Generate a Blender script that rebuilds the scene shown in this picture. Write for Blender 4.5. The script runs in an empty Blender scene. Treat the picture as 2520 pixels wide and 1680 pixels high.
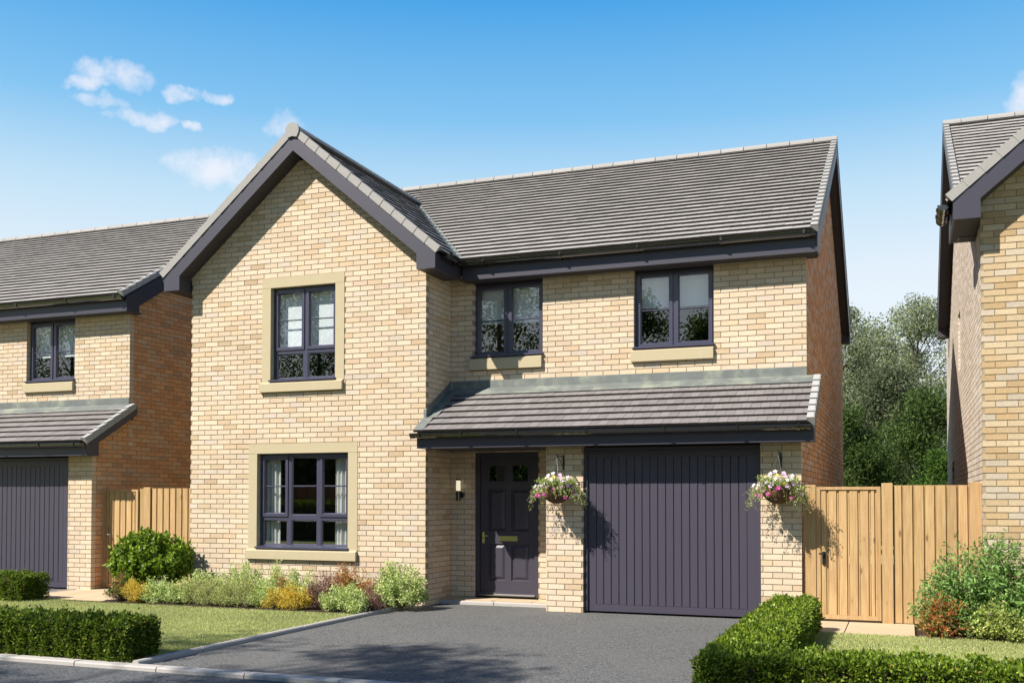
import bpy, math, random
import numpy as np
from mathutils import Matrix, Vector
random.seed(7)
rng = np.random.default_rng(7)
SC = bpy.context.scene
COL = SC.collection
R = math.radians

# ------------------------------------------------------------------ camera
CAM = Vector((6.27986, -13.02902, 1.50209))
RT = Vector((0.933992, 0.357292, 0.000771)); UP = Vector((0.008461, -0.024274, 0.999670)); FW = Vector((-0.357193, 0.933677, 0.025694))
LENS, SHIFT = 36.1487, 0.12772
cd = bpy.data.cameras.new('camera'); cam = bpy.data.objects.new('camera', cd); COL.objects.link(cam)
cam.matrix_world = Matrix(((RT.x, UP.x, -FW.x, CAM.x), (RT.y, UP.y, -FW.y, CAM.y), (RT.z, UP.z, -FW.z, CAM.z), (0, 0, 0, 1)))
cd.lens = LENS; cd.sensor_width = 36; cd.shift_y = SHIFT; cd.clip_end = 3000; cd.clip_start = .05
SC.camera = cam

# ------------------------------------------------------------------ light
SUN_TO = Vector((-.205, -.27, .345)).normalized()          # towards the sun
EL = math.asin(SUN_TO.z); AZ = math.atan2(SUN_TO.x, SUN_TO.y)
sd = bpy.data.lights.new('sun', 'SUN'); so = bpy.data.objects.new('sun', sd); COL.objects.link(so)
sd.energy = 5.0; sd.angle = R(.55); sd.color = (1, .945, .85)
so.rotation_euler = SUN_TO.to_track_quat('Z', 'Y').to_euler()
SC.view_settings.view_transform = 'Standard'; SC.view_settings.look = 'None'
SC.view_settings.exposure = .98; SC.view_settings.gamma = 1; SC.view_settings.use_curve_mapping = False
SC.cycles.max_bounces = 8; SC.cycles.transparent_max_bounces = 16
SC.cycles.sample_clamp_indirect = 6

W = bpy.data.worlds.new('World'); SC.world = W; W.use_nodes = True
NT = W.node_tree; NT.nodes.clear()
class NB:
    """small node helper"""
    def __init__(s, nt): s.nt = nt
    def n(s, t, **k):
        nd = s.nt.nodes.new(t)
        for a, b in k.items(): setattr(nd, a, b)
        return nd
    def l(s, a, b): s.nt.links.new(a, b)
    def m(s, op, a, b=None, clamp=False):
        nd = s.nt.nodes.new('ShaderNodeMath'); nd.operation = op; nd.use_clamp = clamp
        for i, x in enumerate((a, b)):
            if x is None: continue
            if isinstance(x, (int, float)): nd.inputs[i].default_value = x
            else: s.nt.links.new(x, nd.inputs[i])
        return nd.outputs[0]
    def mix(s, f, a, b, bt='MIX'):
        nd = s.nt.nodes.new('ShaderNodeMix'); nd.data_type = 'RGBA'; nd.blend_type = bt
        for i, x in ((0, f), (6, a), (7, b)):
            if isinstance(x, (int, float)): nd.inputs[i].default_value = x
            elif isinstance(x, tuple): nd.inputs[i].default_value = (*x, 1)
            else: s.nt.links.new(x, nd.inputs[i])
        return nd.outputs[2]
    def noise(s, vec, sc, det=3, rough=.55, dim='3D'):
        nd = s.nt.nodes.new('ShaderNodeTexNoise'); nd.inputs['Scale'].default_value = sc; nd.inputs['Detail'].default_value = det
        nd.inputs['Roughness'].default_value = rough
        if vec is not None: s.nt.links.new(vec, nd.inputs['Vector'])
        return nd
    def ramp(s, x, stops):
        nd = s.nt.nodes.new('ShaderNodeValToRGB')
        e = nd.color_ramp.elements
        while len(e) < len(stops): e.new(.5)
        for i, (p, c) in enumerate(stops):
            e[i].position = p; e[i].color = (*c, 1) if isinstance(c, tuple) else (c, c, c, 1)
        s.nt.links.new(x, nd.inputs[0])
        return nd.outputs[0]
b = NB(NT)
sky = b.n('ShaderNodeTexSky', sky_type='NISHITA', sun_disc=False, sun_elevation=EL, sun_rotation=AZ % (2*math.pi))
sky.air_density = 1.0; sky.dust_density = .6; sky.ozone_density = 3.0
hs = b.n('ShaderNodeHueSaturation'); hs.inputs['Saturation'].default_value = 1.15; b.l(sky.outputs[0], hs.inputs['Color'])
tc = b.n('ShaderNodeTexCoord')
sx = b.n('ShaderNodeSeparateXYZ'); b.l(tc.outputs['Generated'], sx.inputs[0])
el0 = b.m('ARCSINE', sx.outputs[2]); dn = b.noise(tc.outputs['Generated'], 30, 4, .6); dc = b.n('ShaderNodeSeparateColor'); b.l(dn.outputs['Color'], dc.inputs[0])
az = b.m('ADD', b.m('ARCTAN2', sx.outputs[0], sx.outputs[1]), b.m('MULTIPLY', b.m('SUBTRACT', dc.outputs[0], .5), .050)); el = b.m('ADD', el0, b.m('MULTIPLY', b.m('SUBTRACT', dc.outputs[1], .5), .026))
# clear-sky colour by elevation, blended over the physical sky
SKY = [(-3, (.86, .92, .98)), (3, (.84, .91, .97)), (7.5, (.89, .94, .98)), (12, (.80, .89, .96)), (16.2, (.56, .78, .94)), (20.3, (.24, .57, .90)), (26, (.070, .385, .82)), (45, (.035, .19, .52)), (90, (.02, .10, .36))]
el01 = b.m('DIVIDE', b.m('ADD', el0, math.radians(3)), math.radians(93), clamp=True)
grad = b.ramp(el01, [((e + 3) / 93., tuple(x for x in c)) for e, c in SKY])
gsc = b.mix(1.0, grad, (5.1, 5.1, 5.1), 'MULTIPLY')
skyb = b.mix(.93, hs.outputs[0], gsc)
n1 = b.noise(tc.outputs['Generated'], 42, 7, .6); n2 = b.noise(tc.outputs['Generated'], 9, 3, .6)
CL = [(-0.7352, 0.3697, 0.034, 0.0125), (-0.7609, 0.3597, 0.018, 0.007), (-0.7487, 0.3465, 0.023, 0.0070), (-0.7156, 0.3372, 0.031, 0.0075),
      (-0.6801, 0.3590, 0.013, 0.0067), (-0.6509, 0.3600, 0.018, 0.0065), (-0.5930, 0.3454, 0.023, 0.014), (-0.6375, 0.2999, 0.050, 0.018),
      (0.1003, 0.3370, 0.016, 0.021), (-.40, .235, .05, .008), (-0.6708, 0.3352, 0.006, 0.0048)]
tot = None
for (a0, e0, ra, re) in CL:
    da = b.m('DIVIDE', b.m('SUBTRACT', az, a0), ra); de = b.m('DIVIDE', b.m('SUBTRACT', el, e0), re)
    d2 = b.m('ADD', b.m('MULTIPLY', da, da), b.m('MULTIPLY', de, de))
    v = b.m('SUBTRACT', 1.0, d2)
    v = b.m('MAXIMUM', v, -3.0)
    tot = v if tot is None else b.m('MAXIMUM', tot, v)
nn = b.m('MULTIPLY', b.m('SUBTRACT', n1.outputs[0], .5), 3.4)
nn2 = b.m('MULTIPLY', b.m('SUBTRACT', n2.outputs[0], .5), 2.5)
cv = b.m('ADD', b.m('ADD', tot, nn), nn2)
cm = b.m('MULTIPLY', b.m('DIVIDE', b.m('ADD', cv, .12), 1.6, clamp=True), .85)
cc = b.mix(b.m('DIVIDE', b.m('SUBTRACT', el, .1), .4, clamp=True), (4.9, 4.95, 5.2), (4.3, 4.4, 4.95))
skyc = b.mix(cm, skyb, cc)
bg = b.n('ShaderNodeBackground'); bg.inputs[1].default_value = .10; b.l(skyc, bg.inputs[0])
wo = b.n('ShaderNodeOutputWorld'); b.l(bg.outputs[0], wo.inputs[0])

# ------------------------------------------------------------------ materials
GAIN = .88
def material(name, base=(.5, .5, .5), tone=False, rough=.8, spec=.3, var=.0, vscale=8, bump=0, bscale=60, stretch=None, metal=0, trans=0, var2=None, coat=0, low=0):
    m = bpy.data.materials.new(name); m.use_nodes = True; nt = m.node_tree; nt.nodes.clear(); q = NB(nt)
    out = q.n('ShaderNodeOutputMaterial'); bs = q.n('ShaderNodeBsdfPrincipled')
    geo = q.n('ShaderNodeNewGeometry'); pos = geo.outputs['Position']
    if stretch:
        mp = q.n('ShaderNodeMapping'); mp.inputs['Scale'].default_value = stretch; q.l(pos, mp.inputs['Vector']); pos = mp.outputs[0]
    if tone:
        at = q.n('ShaderNodeAttribute', attribute_name='tone'); c = at.outputs['Color']
    else:
        rgb = q.n('ShaderNodeRGB'); rgb.outputs[0].default_value = tuple(x * GAIN for x in base) + (1,); c = rgb.outputs[0]
    if var:
        no = q.noise(pos, vscale, 5, .6)
        f = q.m('ADD', q.m('MULTIPLY', q.m('SUBTRACT', no.outputs[0], .5), var * 2), 1.0)
        cb = q.n('ShaderNodeCombineXYZ')
        for i in range(3): q.l(f, cb.inputs[i])
        c = q.mix(1.0, c, cb.outputs[0], 'MULTIPLY')
    if low:
        nl_ = q.noise(geo.outputs['Position'], .9, 4, .65); fl_ = q.m('ADD', q.m('MULTIPLY', q.m('SUBTRACT', nl_.outputs[0], .5), low * 2), 1.0); cl_ = q.n('ShaderNodeCombineXYZ')
        for i in range(3): q.l(fl_, cl_.inputs[i])
        c = q.mix(1.0, c, cl_.outputs[0], 'MULTIPLY')
    if var2:      # (scale, colour, low, high): patches of another colour
        no = q.noise(pos, var2[0], 4, .6)
        f = q.ramp(no.outputs[0], [(var2[2], 0.), (var2[3], 1.)])
        c = q.mix(f, c, var2[1])
    q.l(c, bs.inputs['Base Color'])
    bs.inputs['Roughness'].default_value = rough; bs.inputs['Specular IOR Level'].default_value = spec; bs.inputs['Metallic'].default_value = metal
    bs.inputs['Coat Weight'].default_value = coat
    if bump:
        no = q.noise(pos, bscale, 4, .6); bp = q.n('ShaderNodeBump'); bp.inputs['Strength'].default_value = 1; bp.inputs['Distance'].default_value = bump
        q.l(no.outputs[0], bp.inputs['Height']); q.l(bp.outputs[0], bs.inputs['Normal'])
    if trans:
        tr = q.n('ShaderNodeBsdfTranslucent'); q.l(q.mix(.5, c, (.30, .42, .04), 'MIX') if False else c, tr.inputs[0])
        ms = q.n('ShaderNodeMixShader'); ms.inputs[0].default_value = trans; q.l(bs.outputs[0], ms.inputs[1]); q.l(tr.outputs[0], ms.inputs[2]); q.l(ms.outputs[0], out.inputs[0])
    else: q.l(bs.outputs[0], out.inputs[0])
    return m
M = {}
M['brick'] = material('brick', tone=True, rough=.88, spec=.25, var=.20, vscale=45, bump=.0035, bscale=110, low=.14)
M['mortar'] = material('mortar', (.32, .265, .175), rough=.95, spec=.1, var=.2, vscale=60, bump=.003, bscale=200)
M['stone'] = material('cast_stone', (.445, .372, .24), rough=.85, spec=.25, var=.1, vscale=120, bump=.001, bscale=300, var2=(5, (.40, .345, .235), .5, .75))
M['slate_paint'] = material('slate_paint', (.043, .039, .056), rough=.42, spec=.5, var=.04, vscale=4)
M['window_paint'] = material('window_paint', (.052, .050, .084), rough=.3, spec=.6, coat=.2)
M['door_paint'] = material('door_paint', (.040, .034, .052), rough=.5, spec=.5)
M['garage_paint'] = material('garage_paint', (.050, .043, .064), rough=.42, spec=.5, var=.05, vscale=3)
M['soffit'] = material('soffit_board', (.055, .048, .055), rough=.6)
M['tile'] = material('roof_tile', tone=True, rough=.66, spec=.3, var=.22, vscale=7, bump=.002, bscale=90, low=.20)
M['ridge'] = material('ridge_tile', tone=True, rough=.75, var=.08, vscale=20, bump=.001, bscale=120)
M['lead'] = material('lead', (.145, .158, .150), rough=.6, spec=.4, var=.3, vscale=5, var2=(3.5, (.235, .25, .20), .48, .7), metal=.2)
M['gutter'] = material('gutter_plastic', (.016, .017, .014), rough=.12, spec=.8, coat=.6)
M['black_metal'] = material('black_metal', (.012, .012, .014), rough=.4)
M['chrome'] = material('brushed_metal', (.55, .55, .53), rough=.25, metal=1); M['steel'] = material('dull_steel', (.10, .10, .10), rough=.5, metal=.6)
M['brass'] = material('satin_metal', (.82, .78, .42), rough=.22, metal=1)
M['asphalt_drive'] = material('asphalt_drive', (.105, .105, .108), rough=.85, spec=.3, var=.75, vscale=85, bump=.006, bscale=110, var2=(1.6, (.135, .133, .132), .42, .7))
M['asphalt_road'] = material('asphalt_road', (.075, .078, .083), rough=.85, spec=.3, var=.9, vscale=75, bump=.008, bscale=95, var2=(1.3, (.095, .095, .095), .42, .7))
M['kerb'] = material('kerb_concrete', (.40, .37, .345), rough=.9, var=.12, vscale=30, bump=.001, bscale=150)
M['slab'] = material('paving_slab', tone=True, rough=.85, var=.16, vscale=14, stretch=(.4, 2.2, 1), bump=.001, bscale=60)
M['soil'] = material('soil', (.045, .030, .022), rough=1, spec=.1, var=.8, vscale=30, bump=.02, bscale=40)
M['turf'] = material('turf', (.27, .28, .09), rough=1, spec=.1, var=.3, vscale=3)
M['grass'] = material('grass', tone=True, rough=.7, spec=.2, trans=.35)
M['leaf'] = material('leaf', tone=True, rough=.48, spec=.28, trans=.38)
M['leafm'] = material('leaf_matt', tone=True, rough=.6, spec=.15, trans=.45)
M['bark'] = material('bark', (.10, .075, .05), rough=.95, var=.4, vscale=20)
M['twig'] = material('twig', (.20, .16, .11), rough=.9, var=.3, vscale=20)
def timber(name):
    m = bpy.data.materials.new(name); m.use_nodes = True; nt = m.node_tree; nt.nodes.clear(); q = NB(nt)
    out = q.n('ShaderNodeOutputMaterial'); bs = q.n('ShaderNodeBsdfPrincipled'); geo = q.n('ShaderNodeNewGeometry'); at = q.n('ShaderNodeAttribute', attribute_name='tone')
    def mp(sc):
        a = q.n('ShaderNodeMapping'); a.inputs['Scale'].default_value = sc; q.l(geo.outputs['Position'], a.inputs['Vector']); return a.outputs[0]
    g1 = q.noise(mp((38, 38, 1.6)), 1.6, 5, .65); g2 = q.noise(mp((10, 10, .9)), 1.3, 4, .6)
    f = q.m('ADD', q.m('MULTIPLY', q.m('SUBTRACT', g1.outputs[0], .5), .95), q.m('MULTIPLY', q.m('SUBTRACT', g2.outputs[0], .5), .42)); f = q.m('ADD', f, 1.0)
    cb = q.n('ShaderNodeCombineXYZ'); q.l(f, cb.inputs[0]); q.l(q.m('POWER', f, 1.35), cb.inputs[1]); q.l(q.m('POWER', f, 1.7), cb.inputs[2])
    c = q.mix(1.0, at.outputs['Color'], cb.outputs[0], 'MULTIPLY')
    vo = q.n('ShaderNodeTexVoronoi'); vo.inputs['Scale'].default_value = 1.0; q.l(mp((6.5, 6.5, 2.2)), vo.inputs['Vector'])
    kn = q.ramp(vo.outputs['Distance'], [(.05, 1.), (.13, 0.)]); c = q.mix(q.m('MULTIPLY', kn, .75), c, (.10, .045, .02))
    q.l(c, bs.inputs['Base Color']); bs.inputs['Roughness'].default_value = .7; bs.inputs['Specular IOR Level'].default_value = .25
    bp = q.n('ShaderNodeBump'); bp.inputs['Strength'].default_value = .6; bp.inputs['Distance'].default_value = .0015; q.l(g1.outputs[0], bp.inputs['Height']); q.l(bp.outputs[0], bs.inputs['Normal'])
    q.l(bs.outputs[0], out.inputs[0]); return m
M['wood'] = timber('timber')
M['curtain'] = material('curtain_cloth', (.92, .90, .84), rough=.9, trans=.3)
M['blind'] = material('blind_cloth', (.95, .96, .96), rough=.9, trans=.25)
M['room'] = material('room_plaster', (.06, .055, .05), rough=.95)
M['petal'] = material('petal', tone=True, rough=.6, trans=.3)
M['coir'] = material('coir', (.12, .065, .03), rough=1, var=.5, vscale=60, bump=.004, bscale=90)
M['lamp_glass'] = material('lamp_glass', (.92, .88, .78), rough=.2, spec=.6, trans=.2)
def asphalt(name, lo, hi, sc, patch):
    m = bpy.data.materials.new(name); m.use_nodes = True; nt = m.node_tree; nt.nodes.clear(); q = NB(nt)
    out = q.n('ShaderNodeOutputMaterial'); bs = q.n('ShaderNodeBsdfPrincipled'); geo = q.n('ShaderNodeNewGeometry'); pos = geo.outputs['Position']
    vo = q.n('ShaderNodeTexVoronoi'); vo.inputs['Scale'].default_value = sc; q.l(pos, vo.inputs['Vector'])
    sp = q.n('ShaderNodeSeparateColor'); q.l(vo.outputs['Color'], sp.inputs[0])
    no = q.noise(pos, sc * .35, 4, .7)
    f = q.m('ADD', q.m('MULTIPLY', sp.outputs[0], .6), q.m('MULTIPLY', no.outputs[0], .6))
    c = q.ramp(f, [(.25, lo), (.62, tuple((a + d) / 2 for a, d in zip(lo, hi))), (.95, hi)])
    pn = q.noise(pos, .9, 4, .6); c = q.mix(q.ramp(pn.outputs[0], [(.4, 0.), (.68, .55)]), c, patch)
    q.l(c, bs.inputs['Base Color']); bs.inputs['Roughness'].default_value = .8; bs.inputs['Specular IOR Level'].default_value = .35
    bp = q.n('ShaderNodeBump'); bp.inputs['Strength'].default_value = 1; bp.inputs['Distance'].default_value = .006; q.l(vo.outputs['Distance'], bp.inputs['Height']); q.l(bp.outputs[0], bs.inputs['Normal'])
    q.l(bs.outputs[0], out.inputs[0]); return m
M['asphalt_drive'] = asphalt('asphalt_drive', (.034, .034, .034), (.160, .157, .153), 76, (.112, .109, .106))
M['asphalt_road'] = asphalt('asphalt_road', (.018, .020, .023), (.15, .15, .15), 62, (.060, .061, .063))
def glow(name, col, st):
    m = bpy.data.materials.new(name); m.use_nodes = True; bs = m.node_tree.nodes['Principled BSDF']
    bs.inputs['Base Color'].default_value = (.85, .82, .72, 1); bs.inputs['Roughness'].default_value = .3
    bs.inputs['Emission Color'].default_value = (*col, 1); bs.inputs['Emission Strength'].default_value = st; return m
M['lamp_tube'] = glow('lamp_tube', (1, .92, .66), .35)
def glass(name, k=.30, tint=(1, 1, 1)):
    m = bpy.data.materials.new(name); m.use_nodes = True; nt = m.node_tree; nt.nodes.clear(); q = NB(nt)
    out = q.n('ShaderNodeOutputMaterial'); fr = q.n('ShaderNodeFresnel'); fr.inputs[0].default_value = 1.5
    gl = q.n('ShaderNodeBsdfGlossy'); gl.inputs['Roughness'].default_value = .0; tr = q.n('ShaderNodeBsdfTransparent'); tr.inputs[0].default_value = (*tint, 1)
    ge = q.n('ShaderNodeNewGeometry'); f = q.m('MULTIPLY', q.m('ADD', q.m('MULTIPLY', fr.outputs[0], 1.6), k, clamp=True), q.m('SUBTRACT', 1.0, ge.outputs['Backfacing']))
    ms = q.n('ShaderNodeMixShader'); q.l(f, ms.inputs[0]); q.l(tr.outputs[0], ms.inputs[1]); q.l(gl.outputs[0], ms.inputs[2]); q.l(ms.outputs[0], out.inputs[0])
    return m
M['glass'] = glass('window_glass', .13, (.97, .99, 1)); M['glass_dark'] = glass('door_glass', .22, (.3, .3, .32))

# ------------------------------------------------------------------ mesh builder
class MB:
    def __init__(s): s.v = []; s.f = []; s.c = []
    def add(s, vs, fs, tone=(.5, .5, .5)):
        k = len(s.v); s.v += [tuple(p) for p in vs]; s.f += [tuple(i + k for i in f) for f in fs]; s.c += [tone] * len(vs)
        return s
    def box(s, x0, x1, y0, y1, z0, z1, tone=(.5, .5, .5)):
        return s.add([(x0, y0, z0), (x1, y0, z0), (x1, y1, z0), (x0, y1, z0), (x0, y0, z1), (x1, y0, z1), (x1, y1, z1), (x0, y1, z1)],
                     [(0, 3, 2, 1), (4, 5, 6, 7), (0, 1, 5, 4), (1, 2, 6, 5), (2, 3, 7, 6), (3, 0, 4, 7)], tone)
    def obox(s, o, a, bb, c, tone=(.5, .5, .5)):
        """parallelepiped at corner o with edge vectors a, bb, c (right handed)"""
        o = Vector(o); a = Vector(a); bb = Vector(bb); c = Vector(c)
        vs = [o, o + a, o + a + bb, o + bb, o + c, o + a + c, o + a + bb + c, o + bb + c]
        fs = [(0, 3, 2, 1), (4, 5, 6, 7), (0, 1, 5, 4), (1, 2, 6, 5), (2, 3, 7, 6), (3, 0, 4, 7)]
        if a.cross(bb).dot(c) < 0: fs = [f[::-1] for f in fs]
        return s.add(vs, fs, tone)
    def prism(s, prof, d, tone=(.5, .5, .5)):
        """closed polygon of 3d points extruded by vector d"""
        n = len(prof); d = Vector(d); p = [Vector(x) for x in prof]
        nrm = Vector((0, 0, 0))
        for i in range(n): nrm += p[i].cross(p[(i + 1) % n])
        fs = [tuple(range(n))[::-1], tuple(range(n, 2 * n))] + [(i, (i + 1) % n, (i + 1) % n + n, i + n) for i in range(n)]
        if nrm.dot(d) < 0: fs = [f[::-1] for f in fs]
        return s.add(p + [x + d for x in p], fs, tone)
    def tube(s, pts, r, n=6, tone=(.5, .5, .5), cap=True, r2=None):
        pts = [Vector(p) for p in pts]; vs = []; L = len(pts)
        for i, p in enumerate(pts):
            t = (pts[min(i + 1, L - 1)] - pts[max(i - 1, 0)]).normalized()
            a = t.orthogonal().normalized() if i == 0 else (pa - t * pa.dot(t)).normalized()
            pa = a; q = t.cross(a); rr = r if r2 is None else r + (r2 - r) * i / max(1, L - 1)
            for k in range(n):
                g = 2 * math.pi * k / n; vs.append(p + (a * math.cos(g) + q * math.sin(g)) * rr)
        fs = [(i * n + k, i * n + (k + 1) % n, (i + 1) * n + (k + 1) % n, (i + 1) * n + k) for i in range(L - 1) for k in range(n)]
        if cap: fs += [tuple(range(n))[::-1], tuple((L - 1) * n + k for k in range(n))]
        return s.add(vs, fs, tone)
    def ring(s, x0, x1, z0, z1, w, c, yf, yg, yb, tone=(.5, .5, .5)):
        """window frame ring in the XZ plane facing -Y: flat width w at yf, chamfer c back to yg, outer sides back to yb"""
        def rect(i, y): return [(x0 + i, y, z0 + i), (x1 - i, y, z0 + i), (x1 - i, y, z1 - i), (x0 + i, y, z1 - i)]
        loops = [rect(0, yb), rect(0, yf), rect(w, yf), rect(w + c, yg), rect(w + c, yb)]
        vs = sum(loops, []); fs = []
        for j in range(4):
            for i in range(4):
                a, d = j * 4 + i, j * 4 + (i + 1) % 4
                fs.append((a, d, d + 4, a + 4))
        return s.add(vs, fs, tone)
    def obj(s, name, mat, parent=None, loc=None, kind=None, label=None, cat=None, group=None, smooth=False):
        me = s.mesh(name, mat, smooth)
        return put(name, me, parent, loc, kind, label, cat, group)
    def mesh(s, name, mat, smooth=False):
        me = bpy.data.meshes.new(name); me.from_pydata(s.v, [], s.f)
        at = me.attributes.new('tone', 'FLOAT_COLOR', 'POINT')
        arr = np.ones((len(s.v), 4), np.float32); arr[:, :3] = np.array(s.c, np.float32).reshape(-1, 3) * GAIN; at.data.foreach_set('color', arr.ravel())
        me.materials.append(mat if not isinstance(mat, str) else M[mat])
        if smooth: me.shade_smooth()
        return me
def put(name, me, parent=None, loc=None, kind=None, label=None, cat=None, group=None):
    o = bpy.data.objects.new(name, me); COL.objects.link(o)
    if parent is not None: o.parent = parent
    if loc is not None: o.location = loc
    if kind: o['kind'] = kind
    if label: o['label'] = label
    if cat: o['category'] = cat
    if group: o['group'] = group
    return o
def empty(name, loc=(0, 0, 0), label=None, cat=None, group=None): return put(name, None, None, loc, None, label, cat, group)

def in_frame(p, m=0.03):
    d = Vector(p) - CAM; z = d.dot(FW)
    if z < .1: return 0
    x = d.dot(RT) / z * LENS / 36; y = d.dot(UP) / z * LENS / 36 - SHIFT
    return z if abs(x) < .5 + m and abs(y) < .3333 + m else 0

# ------------------------------------------------------------------ masonry
BP = [((.590, .474, .348), .42), ((.575, .450, .320), .30), ((.550, .412, .275), .13), ((.540, .448, .358), .07), ((.48, .355, .23), .03), ((.570, .436, .318), .05)]
BR = [((.50, .385, .25), .35), ((.47, .345, .205), .35), ((.43, .30, .165), .15), ((.46, .38, .29), .15)]
PP = [((.58, .50, .42), .4), ((.54, .46, .375), .35), ((.50, .41, .33), .25)]  # side-wall brick made paler, sheen of grazing sun put into the colour
OP = [((.66, .35, .18), .35), ((.60, .30, .145), .3), ((.60, .38, .24), .2), ((.50, .30, .18), .15)]  # side-wall brick reddened, warm bounce light in the shade put into the colour
def pick(pal):
    x = random.random(); a = 0
    for i, (c, w) in enumerate(pal):
        a += w
        if x <= a: return i
    return 0
OP2 = [((.66, .37, .19), .4), ((.60, .31, .15), .25), ((.64, .45, .33), .25), ((.48, .29, .18), .1)]  # main side wall: orange bounce light put into the brick colour, brighter still
BL, BH, JT = .2346, .075, .010
class House:
    def __init__(s, root, pal): s.root = root; s.pal = pal; s.bricks = []; s.cache = {}; s.tiles = []
    def w(s, p): return Vector(p) + s.root.location
    def wall(s, o, u, n, z0, z1, spans, holes=(), pal=None, phase=0., name='wall', thick=.1, cull=None):
        """o: origin at z=0 on the brick face, u: unit run direction, n: outward normal. spans(zlo,zhi)->[(u0,u1)]"""
        pal = pal or s.pal; o = Vector(o); u = Vector(u); n = Vector(n); mb = MB(); rows = int(round((z1 - z0) / BH))
        wid = len(s.bricks)
        mine = []
        for r in range(rows):
            a0 = z0 + r * BH; a1 = a0 + BH
            rects = [(x0, x1, a0, a1) for x0, x1 in spans(a0, a1)]
            for (hx0, hx1, hz0, hz1) in holes:
                new = []
                for (x0, x1, c0, c1) in rects:
                    if hz1 <= c0 + .004 or hz0 >= c1 - .004 or hx1 <= x0 or hx0 >= x1: new.append((x0, x1, c0, c1)); continue
                    if hx0 > x0: new.append((x0, hx0, c0, c1))
                    if hx1 < x1: new.append((hx1, x1, c0, c1))
                    m0, m1 = max(x0, hx0), min(x1, hx1)
                    if hz0 > c0 + .004: new.append((m0, m1, c0, hz0))
                    if hz1 < c1 - .004: new.append((m0, m1, hz1, c1))
                rects = new
            for (x0, x1, c0, c1) in rects:
                if x1 - x0 < .012: continue
                e = .003
                mb.obox(o + u * (x0 + e) - n * .008 + Vector((0, 0, c0)), u * (x1 - x0 - 2 * e), -n * (thick - .015), (0, 0, c1 - c0))
                ph = phase + (BL / 2 if r % 2 else 0)
                k = math.floor((x0 - ph) / BL)
                while ph + k * BL < x1:
                    q0 = max(x0, ph + k * BL); q1 = min(x1, ph + k * BL + BL - JT); k += 1
                    if q1 - q0 < .02: continue
                    lo = c0 + (JT / 2 if c0 <= a0 + 1e-6 else 0); hi = c1 - (JT / 2 if c1 >= a1 - 1e-6 else 0)
                    if hi - lo < .015: continue
                    mid = o + u * ((q0 + q1) / 2) + Vector((0, 0, (lo + hi) / 2))
                    wp = s.w(mid)
                    if cull and not cull(wp): continue
                    z = in_frame(wp)
                    vis = (n.dot(CAM - wp) / (CAM - wp).length) if z else 0
                    jit = n * random.uniform(-.0012, .0012)
                    mine.append([(q1 - q0) * (hi - lo) * max(vis, 0) / (z * z) if z else 0, mid + jit, u, n, q1 - q0, hi - lo, thick, random.choice(range(3)), pick(pal), pal])
        w = mb.obj(name, 'mortar', s.root)
        for m in mine: m.append(w); s.bricks.append(m)
        return w
    def brickgeo(s, mb, c, u, n, L, H, T, var, ti, pal):
        j = [-.05, 0., .06][var]
        tone = tuple(x * (1 + j) for x in pal[ti][0])
        mb.obox(c - u * L / 2 - Vector((0, 0, H / 2)), u * L, -n * T, (0, 0, H), tone)
    def lay(s, limit=300):
        """the bricks that show largest become objects, the rest one mesh"""
        s.bricks.sort(key=lambda m: -m[0])
        rest = MB()
        for i, (a, c, u, n, L, H, T, var, ti, pal, w) in enumerate(s.bricks):
            if i < limit and a > 0:
                key = (tuple(round(x, 2) for x in u), round(L, 3), round(H, 3), T, var, ti, id(pal))
                if key not in s.cache:
                    mb = MB(); s.brickgeo(mb, Vector((0, 0, 0)), u, n, L, H, T, var, ti, pal); s.cache[key] = mb.mesh('brick', 'brick')
                put('brick', s.cache[key], w, c)
            else: s.brickgeo(rest, c, u, n, L, H, T, var, ti, pal)
        if rest.v: rest.obj('brickwork', 'brick', s.root, kind='stuff')

    # roof plane tiles ------------------------------------------------
    def tiling(s, o, u, up, n, length, gauge, width, xr, tone, roof, thick=.022, stag=.5, cull=None):
        """o eaves corner; u along the eaves; up the slope; n normal. xr(s)->(u0,u1)"""
        o = Vector(o); u = Vector(u); up = Vector(up); n = Vector(n)
        rows = int(length / gauge + .5)
        for r in range(rows):
            sl = r * gauge; lim = xr(sl + gauge * .5)
            if lim is None: continue
            x0, x1 = lim; ph = (stag * width if r % 2 else 0); k = math.floor((x0 - ph) / width)
            while ph + k * width < x1:
                q0 = max(x0, ph + k * width); q1 = min(x1, ph + k * width + width - .0035); k += 1
                if q1 - q0 < .02: continue
                mid = o + u * ((q0 + q1) / 2) + up * sl
                wp = s.w(mid)
                if cull and not cull(wp): continue
                z = in_frame(wp)
                ln = min(gauge + .03, length - sl)
                s.tiles.append([(q1 - q0) * gauge * max(0, n.dot(CAM - wp)) / z**3 if z else 0, mid + n * random.uniform(-.0015, .0015), u, up, n, q1 - q0, ln, thick, random.randrange(5), tone, roof])
    def tilegeo(s, mb, c, u, up, n, L, ln, th, var, tone):
        k = [.90, .96, 1.0, 1.05, 1.10][var]; t = tuple(x * k for x in tone); dk = (.038 * k, .031 * k, .027 * k)  # dk: brown tile edge, darkened to draw the shadow line of each course
        a = c - u * L / 2; top = up * ln
        vs = [a + n * .0, a + u * L + n * .0, a + u * L + n * th, a + n * th, a + top - n * .012, a + u * L + top - n * .012, a + u * L + top + n * (th * .12), a + top + n * (th * .12)]
        fs = [(3, 2, 6, 7), (0, 3, 7, 4), (1, 5, 6, 2), (0, 4, 5, 1)]
        if u.cross(n).dot(up) > 0: fs = [f[::-1] for f in fs]
        mb.add(vs, fs, t); mb.add(vs[:4], [(0, 1, 2, 3)], dk)
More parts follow.
